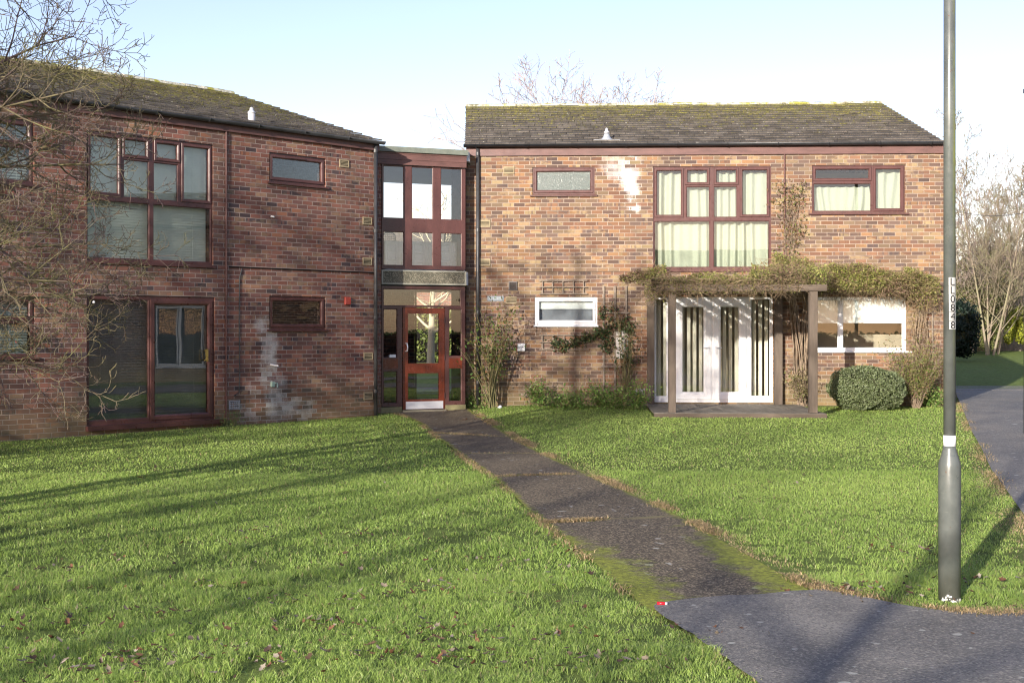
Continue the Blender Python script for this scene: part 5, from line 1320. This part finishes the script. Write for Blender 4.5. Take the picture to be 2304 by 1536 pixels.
# clipped round bush
def ball_bush(px0, px1, ytop, ybot, depth, ry_, name, label, cols, seed, N, size, cat, rough=0.06, flat=0.8, parent=None, pw=None):
    cx = (px0+px1)/2; r = np.random.default_rng(seed); wx = (px1-px0)/2/F*depth; hz = (ybot-ytop)/F*depth/2
    X0 = (cx-CX)/F*depth; Z0 = ZC+(HY-(ytop+ybot)/2)/F*depth
    t = thing(name, label, cat, (X0, depth, Z0-hz))
    d_ = r.normal(size=(N, 3)); d_ /= np.linalg.norm(d_, axis=1)[:, None]
    pw_ = 1/(np.abs(d_)**2.6).sum(1)**(1/2.6)
    lump = (vnoise(d_[:, 0]*3+d_[:, 1], d_[:, 2]*3, 1.2, seed)-0.5)*rough*3+(vnoise(d_[:, 0]*9+5*d_[:, 1], d_[:, 2]*9, 1.3, seed+1)-0.5)*rough*1.5
    rad = (1-rough*3*r.random(N)**2+lump)*pw_
    P = d_*rad[:, None]*np.array([wx, ry_, hz])+np.array([0, 0, hz])
    leaf_cloud(P, size, mixcol(N, cols, seed+2, pw), seed+3, t, 'foliage', nbias=d_, asp=0.6)
    core = MB(); n1, n2 = 10, 16
    for i in range(n1+1):
        for j in range(n2):
            a, b = pi*i/n1, 2*pi*j/n2; dd = np.array([sin(a)*cos(b), sin(a)*sin(b), cos(a)]); dd = dd/((np.abs(dd)**2.6).sum()**(1/2.6))
            core.v.append(tuple(dd*0.86*np.array([wx, ry_, hz])+np.array([0, 0, hz])))
    for i in range(n1):
        for j in range(n2): core.f.append((i*n2+j, (i+1)*n2+j, (i+1)*n2+(j+1) % n2, i*n2+(j+1) % n2))
    core.build('dark_core', simple("bush_core_"+name, (0.035,0.038,0.02), 0.95, 0.05, var=0.4, nscale=20, bump=1, bscale=50), t)  # solid near-black body filling the bush behind its leaves
    return t
ball_bush(1870, 2031, 827, 922, 24.9, 0.55, 'clipped_bush', 'clipped dome-shaped grey-green bush in front of the kitchen window', [(0.21,0.25,0.125),(0.15,0.19,0.08),(0.28,0.32,0.19),(0.10,0.13,0.05)], 61, 26000, 0.030, 'bush', rough=0.075)

def loose_plant(name, label, cat, px, py, depth, hgt, spread, nst, nleaf, lsize, cols, seed, stemmat, srad=0.006, droop=0.15, leaf_lo=0.2, asp=0.5, fan=1.0, group=None, pw=None, lean=(0,0)):
    rr = random.Random(seed); r = np.random.default_rng(seed); X0 = (px-CX)/F*depth; Z0 = ZC+(HY-py)/F*depth
    t = thing(name, label, cat, (X0, depth, Z0), 0, group); mb = MB(); anchors = []
    for k in range(nst):
        a = rr.uniform(0, 2*pi); out = rr.random()**0.6*fan; p = Vector((rr.uniform(-0.06,0.06), rr.uniform(-0.05,0.05), -0.02)); L = hgt*rr.uniform(0.55, 1.08)
        d_ = Vector((cos(a)*out*spread/hgt+lean[0], sin(a)*out*spread*0.6/hgt+lean[1], 1)).normalized(); pts = [p.copy()]
        for i in range(7):
            d_ = (d_+Vector((rr.uniform(-0.14,0.14), rr.uniform(-0.12,0.12), -droop*0.12*i*0.3))).normalized(); p = p+d_*L/7; pts.append(p.copy())
            if i/7 > leaf_lo: anchors.append((p.copy(), i))
            if i > 1 and rr.random() < 0.5: 
                q0 = len(mb.v); dd = (d_+Vector((rr.uniform(-1,1), rr.uniform(-1,1), rr.uniform(-0.1,0.5)))).normalized(); q = p.copy(); qq = [q.copy()]
                for j in range(3): q = q+dd*rr.uniform(0.04,0.09)*max(1,hgt); dd = (dd+Vector((rr.uniform(-.3,.3),rr.uniform(-.3,.3),rr.uniform(-.2,.3)))).normalized(); qq.append(q.copy())
                mb.tube(qq, [srad*0.5, srad*0.4, srad*0.3, srad*0.2], 4, caps=False); anchors.append((q.copy(), i))
        mb.tube(pts, [srad*(1-0.65*i/7) for i in range(8)], 5, caps=False)
    mb.build('stems', stemmat, t, smooth=True)
    A = np.array([tuple(a[0]) for a in anchors]); idx = r.integers(0, len(A), nleaf); P = A[idx]+r.normal(0, 1, (nleaf, 3))*lsize*1.3
    P[:, 2] = np.maximum(P[:, 2], 0.01)
    leaf_cloud(P, lsize, mixcol(nleaf, cols, seed+1, pw), seed+2, t, 'foliage', asp=asp)
    return t
GR = [(0.10,0.17,0.035),(0.07,0.12,0.03),(0.16,0.20,0.06)]
loose_plant('shrub', 'loose half-bare shrub right of the clipped bush at the house corner', 'shrub', 2062, 918, 25.3, 1.15, 0.75, 60, 6000, 0.038, [(0.17,0.20,0.05),(0.12,0.15,0.04),(0.24,0.22,0.09),(0.22,0.14,0.08)], 301, M['stem'], 0.006)
loose_plant('rose_bush', 'tall bare-stemmed rose with few leaves beside the right house downpipe', 'rose', 1108, 915, 25.9, 1.85, 0.55, 24, 850, 0.060, [(0.09,0.16,0.04),(0.14,0.21,0.05),(0.16,0.10,0.05),(0.20,0.18,0.05)], 302, M['green_stem'], 0.012, leaf_lo=0.35, asp=0.6)
loose_plant('climbing_rose', 'leafy rose climbing the tall trellis left of the pergola', 'rose', 1412, 905, 26.0, 1.75, 0.32, 16, 420, 0.055, [(0.05,0.085,0.035),(0.08,0.11,0.04),(0.17,0.10,0.05)], 303, M['green_stem'], 0.009, leaf_lo=0.3, asp=0.6, lean=(-0.10,0.03))
loose_plant('vine_foot', 'dead-leaved plant at the foot of the creeper stems', 'plant', 1800, 900, 25.7, 0.55, 0.30, 26, 900, 0.045, [(0.30,0.25,0.13),(0.22,0.17,0.10),(0.17,0.18,0.06)], 304, M['stem'], 0.005, leaf_lo=0.0)
# ivy on the small trellis
iv = thing('ivy', 'dark green ivy trailing along the small trellis below the white window', 'ivy', (0,0,0)); a_ = []
for k in range(70): t = rr.random(); px_i = 1238+t*150; py_i = 757+22*sin(t*5+0.5)*rr.random()+10*rr.random()-(18 if t > 0.6 else 0)*(t-0.6)*2.5; a_.append(WR.w(u(px_i), -0.07, z(px_i, py_i)))
for k in range(46): px_i = rr.uniform(1352, 1378) if k < 30 else rr.uniform(1395, 1420); py_i = rr.uniform(690, 790) if k < 30 else rr.uniform(715, 745); a_.append(WR.w(u(px_i), -0.08, z(px_i, py_i)))
a_ = np.array(a_); r = np.random.default_rng(66); idx = r.integers(0, len(a_), 1300); Pq = a_[idx]+r.normal(0, 1, (1300, 3))*np.array([0.045, 0.02, 0.045])
leaf_cloud(Pq, 0.05, mixcol(1300, [(0.045,0.075,0.035),(0.07,0.10,0.04),(0.13,0.15,0.06),(0.16,0.09,0.05)], 67), 68, iv, 'foliage', asp=0.8)
mb = MB(); mb.tube([WR.w(u(px_i), -0.05, z(px_i, py_i)) for px_i, py_i in ((1405,905),(1395,850),(1372,800),(1340,772),(1300,768),(1262,772),(1236,762))], 0.006, 5); mb.build('stems', M['stem'], iv, smooth=True)
ivb = Vector(WR.w(u(1405), -0.05, 0)); iv.location = ivb
for c_ in iv.children: c_.location = -ivb
# low plants in the bed
bedspec = [(1058,918,0.22,0.25,'low bright green plant between the link and the downpipe'),(1088,916,0.18,0.20,'small leafy plant just right of the downpipe foot'),
           (1212,915,0.42,0.22,'upright leafy plant beside the garden hoop'),(1262,918,0.15,0.25,'low plant at the lower end of the grey plank'),
           (1295,920,0.22,0.25,'broad dark leafed plant right of the plank'),(1350,918,0.38,0.26,'dense leafy plant at the foot of the tall trellis'),
           (1382,920,0.26,0.22,'small leafy plant right of the tall trellis foot'),(1432,922,0.42,0.24,'bushy green plant next to the left pergola post'),
           (2095,915,0.30,0.28,'ground-hugging green plant at the right house corner')]
for k, (px_, py_, hh, sp_, lb) in enumerate(bedspec):
    xx_, yy_ = ground_at(px_, py_); 
    loose_plant('bed_plant', lb, 'plant', px_, py_, yy_, hh, sp_, 26, 900, 0.050, [(0.17,0.30,0.06),(0.11,0.21,0.045),(0.26,0.36,0.10),(0.22,0.22,0.09)], 320+k, M['green_stem'], 0.004, leaf_lo=0.0, group='low plants in the bed along the right house')
for k, (px_, py_, lb) in enumerate(((516,960,'green weed growing against the left house under the thin waste pipe'),(905,925,'small weed at the left of the red door step'),(1310,893,'dry upright stalks in the bed under the ivy trellis'))):
    xx_, yy_ = ground_at(px_, py_)
    loose_plant('weed', lb, 'weed', px_, py_, yy_ if k < 2 else 25.9, (0.14,0.10,0.55)[k], (0.22,0.16,0.15)[k], (22,14,7)[k], (420,160,20)[k], 0.035, [(0.11,0.17,0.05),(0.17,0.22,0.08)] if k < 2 else [(0.2,0.12,0.08)], 350+k, M['green_stem'], 0.003, leaf_lo=0.0)

# ================================================================ TREES
def grow(out, p, d_, L, r0, lvl, maxl, rr, nch, ratio, wig, upb, ang=(30, 60), minr=0.002, seg=None):
    n = max(4, int(L/(seg[lvl]))) if seg else 5; step = L/n; pts = [p.copy()]; rad = [r0]; nodes = []
    for i in range(n):
        d_ = (d_+Vector((rr.gauss(0, wig[lvl]), rr.gauss(0, wig[lvl]), rr.gauss(0, wig[lvl])+upb[lvl]))).normalized()
        p = p+d_*step; pts.append(p.copy()); rad.append(max(minr, r0*(1-0.82*(i+1)/n))); nodes.append((p.copy(), d_.copy(), (i+1)/n, rad[-1]))
    out.append((pts, rad, lvl))
    if lvl >= maxl: return
    k = nch[lvl]; az = rr.uniform(0, 6.28)
    for j in range(k):
        t = 0.18+0.82*(j+rr.random())/k; nd = nodes[min(n-1, int(t*n))]; az += 2.4+rr.uniform(-0.5, 0.5)
        a = R(rr.uniform(*ang)); o_ = nd[1].orthogonal().normalized(); o2 = nd[1].cross(o_); dd = nd[1]*cos(a)+(o_*cos(az)+o2*sin(az))*sin(a)
        grow(out, nd[0].copy(), dd, L*ratio[lvl]*(1.1-0.55*t)*rr.uniform(0.7, 1.2), max(minr, min(nd[3]*0.8, r0*0.5)), lvl+1, maxl, rr, nch, ratio, wig, upb, ang, minr, seg)
def tree_mesh(t, out, matT, matC, sides=(10,6,4,3,3)):
    tr, crn = MB(), MB()
    for pts, rad, lvl in out:
        (tr if lvl == 0 else crn).tube(pts, rad, sides[lvl], caps=False)
    tr.build('trunk', matT, t, smooth=True); return crn.build('crown', matC, t, smooth=True)

# tree whose branches enter from the left
fx, fy = -6.24, 11.0; rr = random.Random(12)
ft = thing('bare_tree', 'leafless tree with mossy twigs reaching into the picture from the left', 'tree', (fx, fy, G(fx, fy)))
out = []; trk = [Vector((0, 0, -0.1)), Vector((0.03, 0, 1.2)), Vector((-0.04, 0.05, 2.5)), Vector((0.02, 0.0, 4.0)), Vector((0.1, 0.05, 5.6)), Vector((0.12, 0, 7.4))]
out.append((trk, [0.15, 0.125, 0.11, 0.09, 0.055, 0.015], 0))
params = dict(nch=(0, 17, 8, 4, 0), ratio=(0, 0.38, 0.5, 0.55, 0), wig=(0, 0.10, 0.16, 0.24, 0.26), upb=(0, 0.00, 0.02, 0.05, 0.09), ang=(28, 62), minr=0.0026, seg=(1, 0.28, 0.16, 0.09, 0.06))
limbs = [(1.6,-15,-0.02,3.3),(1.9,12,0.00,3.5),(2.2,-4,0.10,3.6),(2.4,24,0.12,3.6),(2.6,-32,0.14,3.4),(2.8,2,0.22,3.9),(3.0,16,0.10,3.9),(3.3,-18,0.28,3.6),(3.6,8,0.30,3.6),(3.9,28,0.35,3.4),(4.2,-8,0.22,3.7),(4.5,14,0.45,3.4),(4.9,0,0.5,3.1),(5.3,-26,0.6,2.8),
         (2.0,70,0.3,2.6),(2.6,140,0.3,2.8),(3.0,200,0.35,2.8),(3.5,250,0.4,2.8),(4.0,100,0.5,2.6),(4.6,300,0.5,2.5),(5.0,170,0.6,2.4),(5.6,60,0.8,2.2),(6.2,220,0.9,1.8)]
for (hz_, a, up_, L) in limbs:
    d_ = Vector((cos(R(a)), sin(R(a)), up_)).normalized(); L *= 0.77
    grow(out, Vector((0.02, 0.0, hz_)), d_, L, 0.030, 1, 4 if -40 < a < 40 else 3, rr, **params)
fc = tree_mesh(ft, out, M['bark'], M['bark_twig'], (12,6,5,4,3))
tips = [o_[0][-1] for o_ in out if o_[2] >= 3]; r = np.random.default_rng(3); sel = [tuple(tips[i]) for i in r.integers(0, len(tips), 260)]
leaf_cloud(np.array(sel), 0.022, mixcol(260, [(0.28,0.10,0.09),(0.30,0.22,0.18),(0.22,0.05,0.05)], 4), 5, ft, 'buds', M['dead'], asp=0.5)

def bare_tree(name, label, cat, x, y, hgt, spread, seed, mats, nl=16, maxl=3, group=None, trunk_r=0.16, lo=0.25, nch=(0,8,6,4), minr=0.005, multi=1, upr=0.35, zoff=0.0):
    rr = random.Random(seed); out = []
    t = thing(name, label, cat, (x, y, G(x, y)+zoff), 0, group)
    for m_ in range(multi):
        bx, by = (rr.uniform(-0.5, 0.5), rr.uniform(-0.4, 0.4)) if multi > 1 else (0, 0); lx, ly = (rr.uniform(-0.22, 0.22), rr.uniform(-0.12, 0.12)) if multi > 1 else (0, 0)
        n = 9; pts = []; hh = hgt*(1 if m_ == 0 else rr.uniform(0.6, 0.95))
        for i in range(n+1): t_ = i/n; pts.append(Vector((bx+lx*hh*t_+0.10*sin(3*t_+seed+m_)*hh*0.1, by+ly*hh*t_+0.08*cos(4*t_+seed)*hh*0.1, -0.1+hh*0.97*t_)))
        rad = [trunk_r*(1-0.93*(i/n)**0.9) for i in range(n+1)]; out.append((pts, rad, 0))
        for j in range(nl):
            f_ = lo+(1-lo)*(j+rr.random())/nl; i0 = min(n-1, int(f_*n)); p = pts[i0].lerp(pts[i0+1], f_*n-i0); a = j*2.4+rr.uniform(-0.4, 0.4); up_ = upr+0.9*f_*f_
            L = spread*(1.15-0.75*f_)*rr.uniform(0.75, 1.15); grow(out, p, Vector((cos(a), sin(a), up_)).normalized(), L, trunk_r*0.42*(1.1-f_), 1, maxl, rr, (0,)+nch[1:]+(0,), (0, 0.5, 0.5, 0.5, 0), (0, 0.09, 0.13, 0.17, 0.2), (0, 0.05, 0.05, 0.05, 0.05), (25, 55), minr, (1, spread/7, spread/9, spread/14, 0.2))
    tree_mesh(t, out, mats[0], mats[1], (8,4,3,3,3)); return t
def copy_tree(t, x, y, rz, s, label, group=None):
    c = t.copy(); C.objects.link(c); c.location = (x, y, G(x, y)); c.rotation_euler = (0, 0, rz); c.scale = (s, s, s); c['label'] = label
    if group: c['group'] = group
    for ch_ in t.children: k = ch_.copy(); C.objects.link(k); k.parent = c
    return c
PB = (M['bark_pale'], M['bark_pale']); PP = (M['bark_faded'], M['bark_faded']); gg = 'bare trees beyond the houses'
# seen above the right roof
def above_roof(px, ytop, depth): return (px-CX)/F*depth, ZC+(HY-ytop)/F*depth
x_, h_ = above_roof(1245, 272, 48); bare_tree('bare_tree', 'pale bare tree rising behind the right roof, left of the roof vent', 'tree', x_, 48, h_, 5.6, 501, PP, nl=24, maxl=3, group=gg, trunk_r=0.14, minr=0.009, upr=0.55, lo=0.35)
x_, h_ = above_roof(1385, 280, 50); bare_tree('bare_tree', 'pale bare tree showing behind the right roof directly above its vent', 'tree', x_, 50, h_, 5.0, 502, PP, nl=24, maxl=3, group=gg, trunk_r=0.14, minr=0.009, upr=0.55, lo=0.35)
x_, h_ = above_roof(1528, 240, 52); bare_tree('bare_tree', 'thin bare tree tip, smallest above the right roof', 'tree', x_, 52, h_, 1.2, 503, PP, nl=14, maxl=2, group=gg, trunk_r=0.08, minr=0.004, upr=0.8)
# at the right border
for k, (px_, dep, hgt, spr, mt, mu, lb) in enumerate(((2232,56,9.7,3.2,PB,5,'tall many-stemmed pale bare tree at the right border beyond the lawn'),(2172,58,8.2,2.6,PP,4,'slender grey bare tree just right of the lamp post, far off'),
        (2292,68,9.6,3.0,PP,4,'grey bare tree at the very right edge, far off'),(2205,64,7.6,2.6,PB,4,'bare tree between the slender grey one and the tall pale one, further back'))):
    bare_tree('bare_tree', lb, 'tree', (px_-CX)/F*dep, dep, hgt, spr, 511+k, mt, nl=16, maxl=3, group=gg, trunk_r=0.055, minr=0.009, multi=mu, upr=1.1, lo=0.10, nch=(0,7,6,4))
# seen through the door
x_ = (972-CX)/F*44; bare_tree('bare_tree', 'young bare tree in sunlit colours seen through the red door glass, before the hedge', 'tree', x_, 44, 5.6, 2.4, 514, (simple("lit_bark",(0.42,0.38,0.27),0.9), simple("lit_twig",(0.52,0.47,0.32),0.9)), nl=20, maxl=2, group=gg, trunk_r=0.16, minr=0.012, upr=0.5, lo=0.24)  # sunlight on this tree is put into its bark colours
# shade trees out of the picture to the left and behind the camera
sh = bare_tree('bare_tree', 'bare tree standing out of view on the left, its shadow on the left house wall', 'tree', -12.6, 5.6, 8.2, 3.6, 521, (M['bark'], M['bark_twig']), nl=20, maxl=3, trunk_r=0.17, minr=0.006, group='bare trees behind the camera')
for k, (x_, y_, s_, rz_) in enumerate(((-10.6,10.2,1.0,3.6),(-14.6,9.0,1.1,4.9))):
    copy_tree(sh, x_, y_, rz_, s_, ['bare tree out of view left, nearest the left house','bare tree out of view left, second from the left house'][k])
def shade_clumps(t, seed, z0, z1, rad, N):     # unseen leaf clumps added to the crown to deepen its wall shade
    r = np.random.default_rng(seed); P = np.stack([r.normal(0, rad, N), r.normal(0, rad, N), z0+(z1-z0)*r.random(N)], 1)
    k = vnoise(P[:, 0]+seed, P[:, 2]+0.7*P[:, 1], 0.9, seed) > 0.52; P = P[k]
    leaf_cloud(P, 0.16, mixcol(len(P), [(0.08,0.10,0.04),(0.12,0.10,0.06)], seed+1), seed+2, t, 'shade_leaves', asp=0.8)
shade2 = copy_tree(sh, -10.9, 0.6, 2.0, 1.0, 'bare tree out of view left, leaf clumps added to shade the foot of the right house')
shade_clumps(shade2, 815, 6.9, 9.6, 2.3, 5200)
shade_clumps(sh, 811, 3.6, 8.2, 1.7, 4200)
s2 = bare_tree('bare_tree', 'thin bare tree out of view left, level with the camera', 'tree', -8.9, 1.2, 8.2, 3.4, 523, (M['bark'], M['bark_twig']), nl=13, maxl=3, trunk_r=0.14, minr=0.004, nch=(0,6,4,3), group='bare trees behind the camera')
for k, (x_, y_, s_, rz_) in enumerate(((-5.6,-7.8,1.15,1.7),(-12.6,-14,1.25,4.4),(-17.5,-3.5,1.25,1.0),(-15.5,-17,1.5,3.1),(-21,-24,1.8,4.0),(-7.5,-21,1.4,5.2),(-26,-12,1.6,2.8))):
    copy_tree(s2, x_, y_, rz_, s_, ['bare tree out of view just behind the camera, nearest the footway','bare tree out of view behind the camera, its shadow crossing the path','bare tree out of view far left behind the camera','tall bare tree out of view behind the camera, middle row','tallest bare tree out of view, back row','bare tree out of view straight behind the camera','bare tree out of view, furthest left'][k])

# ================================================================ FAR SURROUNDINGS
def hedge(name, label, x0, x1, y0, y1, h, cols, seed, N, size=0.10, cat='hedge'):
    r = np.random.default_rng(seed); t = thing(name, label, cat, ((x0+x1)/2, y0, G((x0+x1)/2, y0)))
    X = r.random(N)*(x1-x0)-(x1-x0)/2; tp = r.random(N) < 0.25; Y = np.where(tp, r.random(N)*(y1-y0), np.abs(r.normal(0, 0.06, N))); Z = np.where(tp, h+r.normal(0, 0.05, N), r.random(N)*h)
    Y = Y+(vnoise(X, Z, 2.5, seed)-0.5)*0.25; Z = Z+(vnoise(X, Y, 1.5, seed+1)-0.5)*0.22
    leaf_cloud(np.stack([X, Y, Z], 1), size, mixcol(N, cols, seed, None, 0.35), seed+5, t, 'foliage', nbias=np.array([0, -1, 0.4])[None, :].repeat(N, 0), asp=0.7)
    b = MB(); b.box(-(x1-x0)/2+0.1, (x1-x0)/2-0.1, 0.12, y1-y0, -0.1, h-0.1); b.build('dark_core', M['dark'], t); return t  # plain near-black box fills the hedge behind its leaves
hedge('hedge', 'sunlit green hedge seen through the red door glass', -9, 6, 51, 52.2, 2.0, [(0.17,0.21,0.055),(0.11,0.15,0.04),(0.25,0.28,0.09)], 601, 9000, 0.13)
b = MB(); b.box(-14, 14, 47, 50, 0, 0.004); 
def far_house(name, label, x, y, w_, d_, h, rz, roofh=2.4, wins=(), mat=None, rmat=None, cat='house'):
    t = thing(name, label, cat, (x, y, G(x, y)), rz); b = MB(); b.plate(0, w_, -0.3, h, [wv for wv in wins], 0, 0.25)
    b.box(0, 0.25, 0.25, d_, -0.3, h); b.box(w_-0.25, w_, 0.25, d_, -0.3, h); b.box(0.25, w_-0.25, d_-0.25, d_, -0.3, h)
    b.add([(0,0.01,h),(0,d_,h),(0,d_/2,h+roofh),(0.2,0.01,h),(0.2,d_,h),(0.2,d_/2,h+roofh)], [(0,2,1),(3,4,5),(0,3,5,2),(1,2,5,4)])
    b.add([(w_-0.2,0.01,h),(w_-0.2,d_,h),(w_-0.2,d_/2,h+roofh),(w_,0.01,h),(w_,d_,h),(w_,d_/2,h+roofh)], [(0,2,1),(3,4,5),(0,3,5,2),(1,2,5,4)])
    b.build('wall', mat or M['brickL'], t); rf = MB()
    for s0 in (0, 1):
        f_ = lambda yy: yy if not s0 else d_-yy
        rf.add([(-0.25,f_(-0.3),h-0.12),(w_+0.25,f_(-0.3),h-0.12),(w_+0.25,f_(d_/2),h+roofh+0.05),(-0.25,f_(d_/2),h+roofh+0.05),(-0.25,f_(-0.3),h-0.02),(w_+0.25,f_(-0.3),h-0.02),(w_+0.25,f_(d_/2),h+roofh+0.15),(-0.25,f_(d_/2),h+roofh+0.15)],
               [(0,3,2,1),(4,5,6,7),(0,1,5,4),(1,2,6,5),(2,3,7,6),(3,0,4,7)])
    rf.build('roof', rmat or M['roofR'], t)
    for wv in wins:
        xm = (wv[0]+wv[1])/2; M['far_sash'] = M['white'] if mat is None else simple('dimmed_frame', (0.22,0.24,0.28), 0.4)  # with mat given, frames are greyed to dim their mirror image
        glazed(t, wv, [('sash', wv[0]+0.04, xm-0.03, wv[2]+0.05, wv[3]-0.04), ('sash', xm+0.03, wv[1]-0.04, wv[2]+0.05, wv[3]-0.04)], M['far_sash'], sill=0.05)
        cb_ = MB(); cb_.box(wv[0], wv[1], 0.4, 0.42, wv[2], wv[3]); cb_.build('curtain', M['dark'], t)  # flat near-black sheet blanks each window of the hollow shell
    return t
M['brickDim'] = brick_mat('brick_dim', PAL_L, (0.25,0.2,0.18), (), 0.2, seed=31.0)  # brick darkened so the house mirrors as if shaded
hx = (2238-CX)/F*92
far_house('brick_house', 'distant brick house with white windows at the right border', hx, 92, 12, 8, 5.0, R(-8), 1.5, [(0.5,1.5,3.2,4.4),(1.9,3.1,3.2,4.4),(4.2,5.6,3.2,4.4),(0.6,2.8,0.8,2.2)], rmat=simple("far_roof",(0.20,0.13,0.10),0.9))
far_house('brick_house', 'distant house roof seen through the landing panes above the red door', -14, 62, 16, 8, 3.0, 0, 2.9, [(2,4,1,2.2),(7,9,1,2.2)])
far_house('brick_house', 'brick house out of view on the right, mirrored in the left patio door', 13.2, 22.3, 12.5, 8, 4.9, R(-76), 1.2, [(3.76,5.45,0.4,2.3),(8.5,10.5,0.4,2.3)], mat=M['brickDim'])
far_house('brick_house', 'terrace house out of view behind the camera, across the green', -20, -48, 34, 8, 5.0, 0, 2.6, [(2+5*i,4+5*i,3.0,4.3) for i in range(6)])
hedge('hedge', 'green hedge out of view behind the camera', 6, 40, -16, -14.8, 1.8, [(0.12,0.16,0.045),(0.09,0.12,0.035)], 603, 5000, 0.2)
# right-hand background
wq = thing('garden_wall', 'old brick garden wall beyond the far lawn, right of the dark conifer', 'wall', ((2186-CX)/F*60, 60, 0.5)); b = MB(); b.box(0, 1.25, 0, 0.25, -0.2, 1.75); b.box(-0.001, 1.251, -0.02, 0.27, 1.752, 1.83); b.build('brickwork', M['brickL'], wq)
b = MB(); b.box(1.26, 1.30, 0.0, 14, -0.2, 1.6); b.build('side_panel', M['trellis'], wq)
fe = thing('board_fence', 'low grey board fence behind the yellow-green conifers', 'fence', ((2250-CX)/F*61, 61, 0.5))
for i in range(30):
    b = MB(); b.box(i*0.13, i*0.13+0.12, 0, 0.02, -0.1, 1.15+0.02*(i % 3)); b.build('board', M['trellis'], fe)
for k, (pa, pb_, yt, yb_, lb) in enumerate(((2258,2281,690,768,'yellow-green conifer, left one of the pair by the far fence'),(2283,2318,688,768,'brighter yellow-green conifer, right one of the pair by the far fence'))):
    ball_bush(pa, pb_, yt, yb_+3, 59.5, 0.4, 'conifer', lb, [(0.40,0.42,0.05),(0.30,0.33,0.05),(0.22,0.25,0.04)], 620+k*7, 3000, 0.10, 'conifer', rough=0.05)
ball_bush(2132, 2192, 682, 798, 50, 0.9, 'dark_conifer', 'dark blue-green conifer just right of the lamp post', [(0.015,0.028,0.020),(0.025,0.045,0.03),(0.01,0.018,0.014)], 640, 12000, 0.10, 'conifer', rough=0.17)
ol = [(0.15,0.165,0.06),(0.11,0.13,0.04),(0.20,0.19,0.08),(0.17,0.13,0.07)]
for k, (px_, wd_, hgt, dep, lb) in enumerate(((2195,2.2,4.2,57,'olive-brown thicket shrub left of the pale tree trunks'),(2225,1.2,3.2,58,'olive thicket shrub around the pale tree trunks'),(2275,1.8,3.4,72,'tall olive shrub in front of the distant brick house'),(2150,2.2,3.6,60,'brownish shrub partly hidden by the lamp post'),(2320,1.6,2.6,74,'olive shrub at the very right edge'))):
    loose_plant('thicket_shrub', lb, 'shrub', px_, 790 if dep < 65 else 760, dep, hgt, wd_, 70, 5200 if k < 3 else 3000, 0.10, ol, 660+k, M['bark_pale'], 0.022, leaf_lo=0.05, fan=1.0, group='thicket shrubs beyond the far lawn')
loose_plant('low_shrub', 'low sunlit shrub at the foot of the garden wall', 'shrub', 2222, 790, 57, 1.2, 1.0, 40, 2600, 0.09, [(0.20,0.22,0.07),(0.14,0.16,0.05)], 680, M['bark_pale'], 0.012, leaf_lo=0.0)
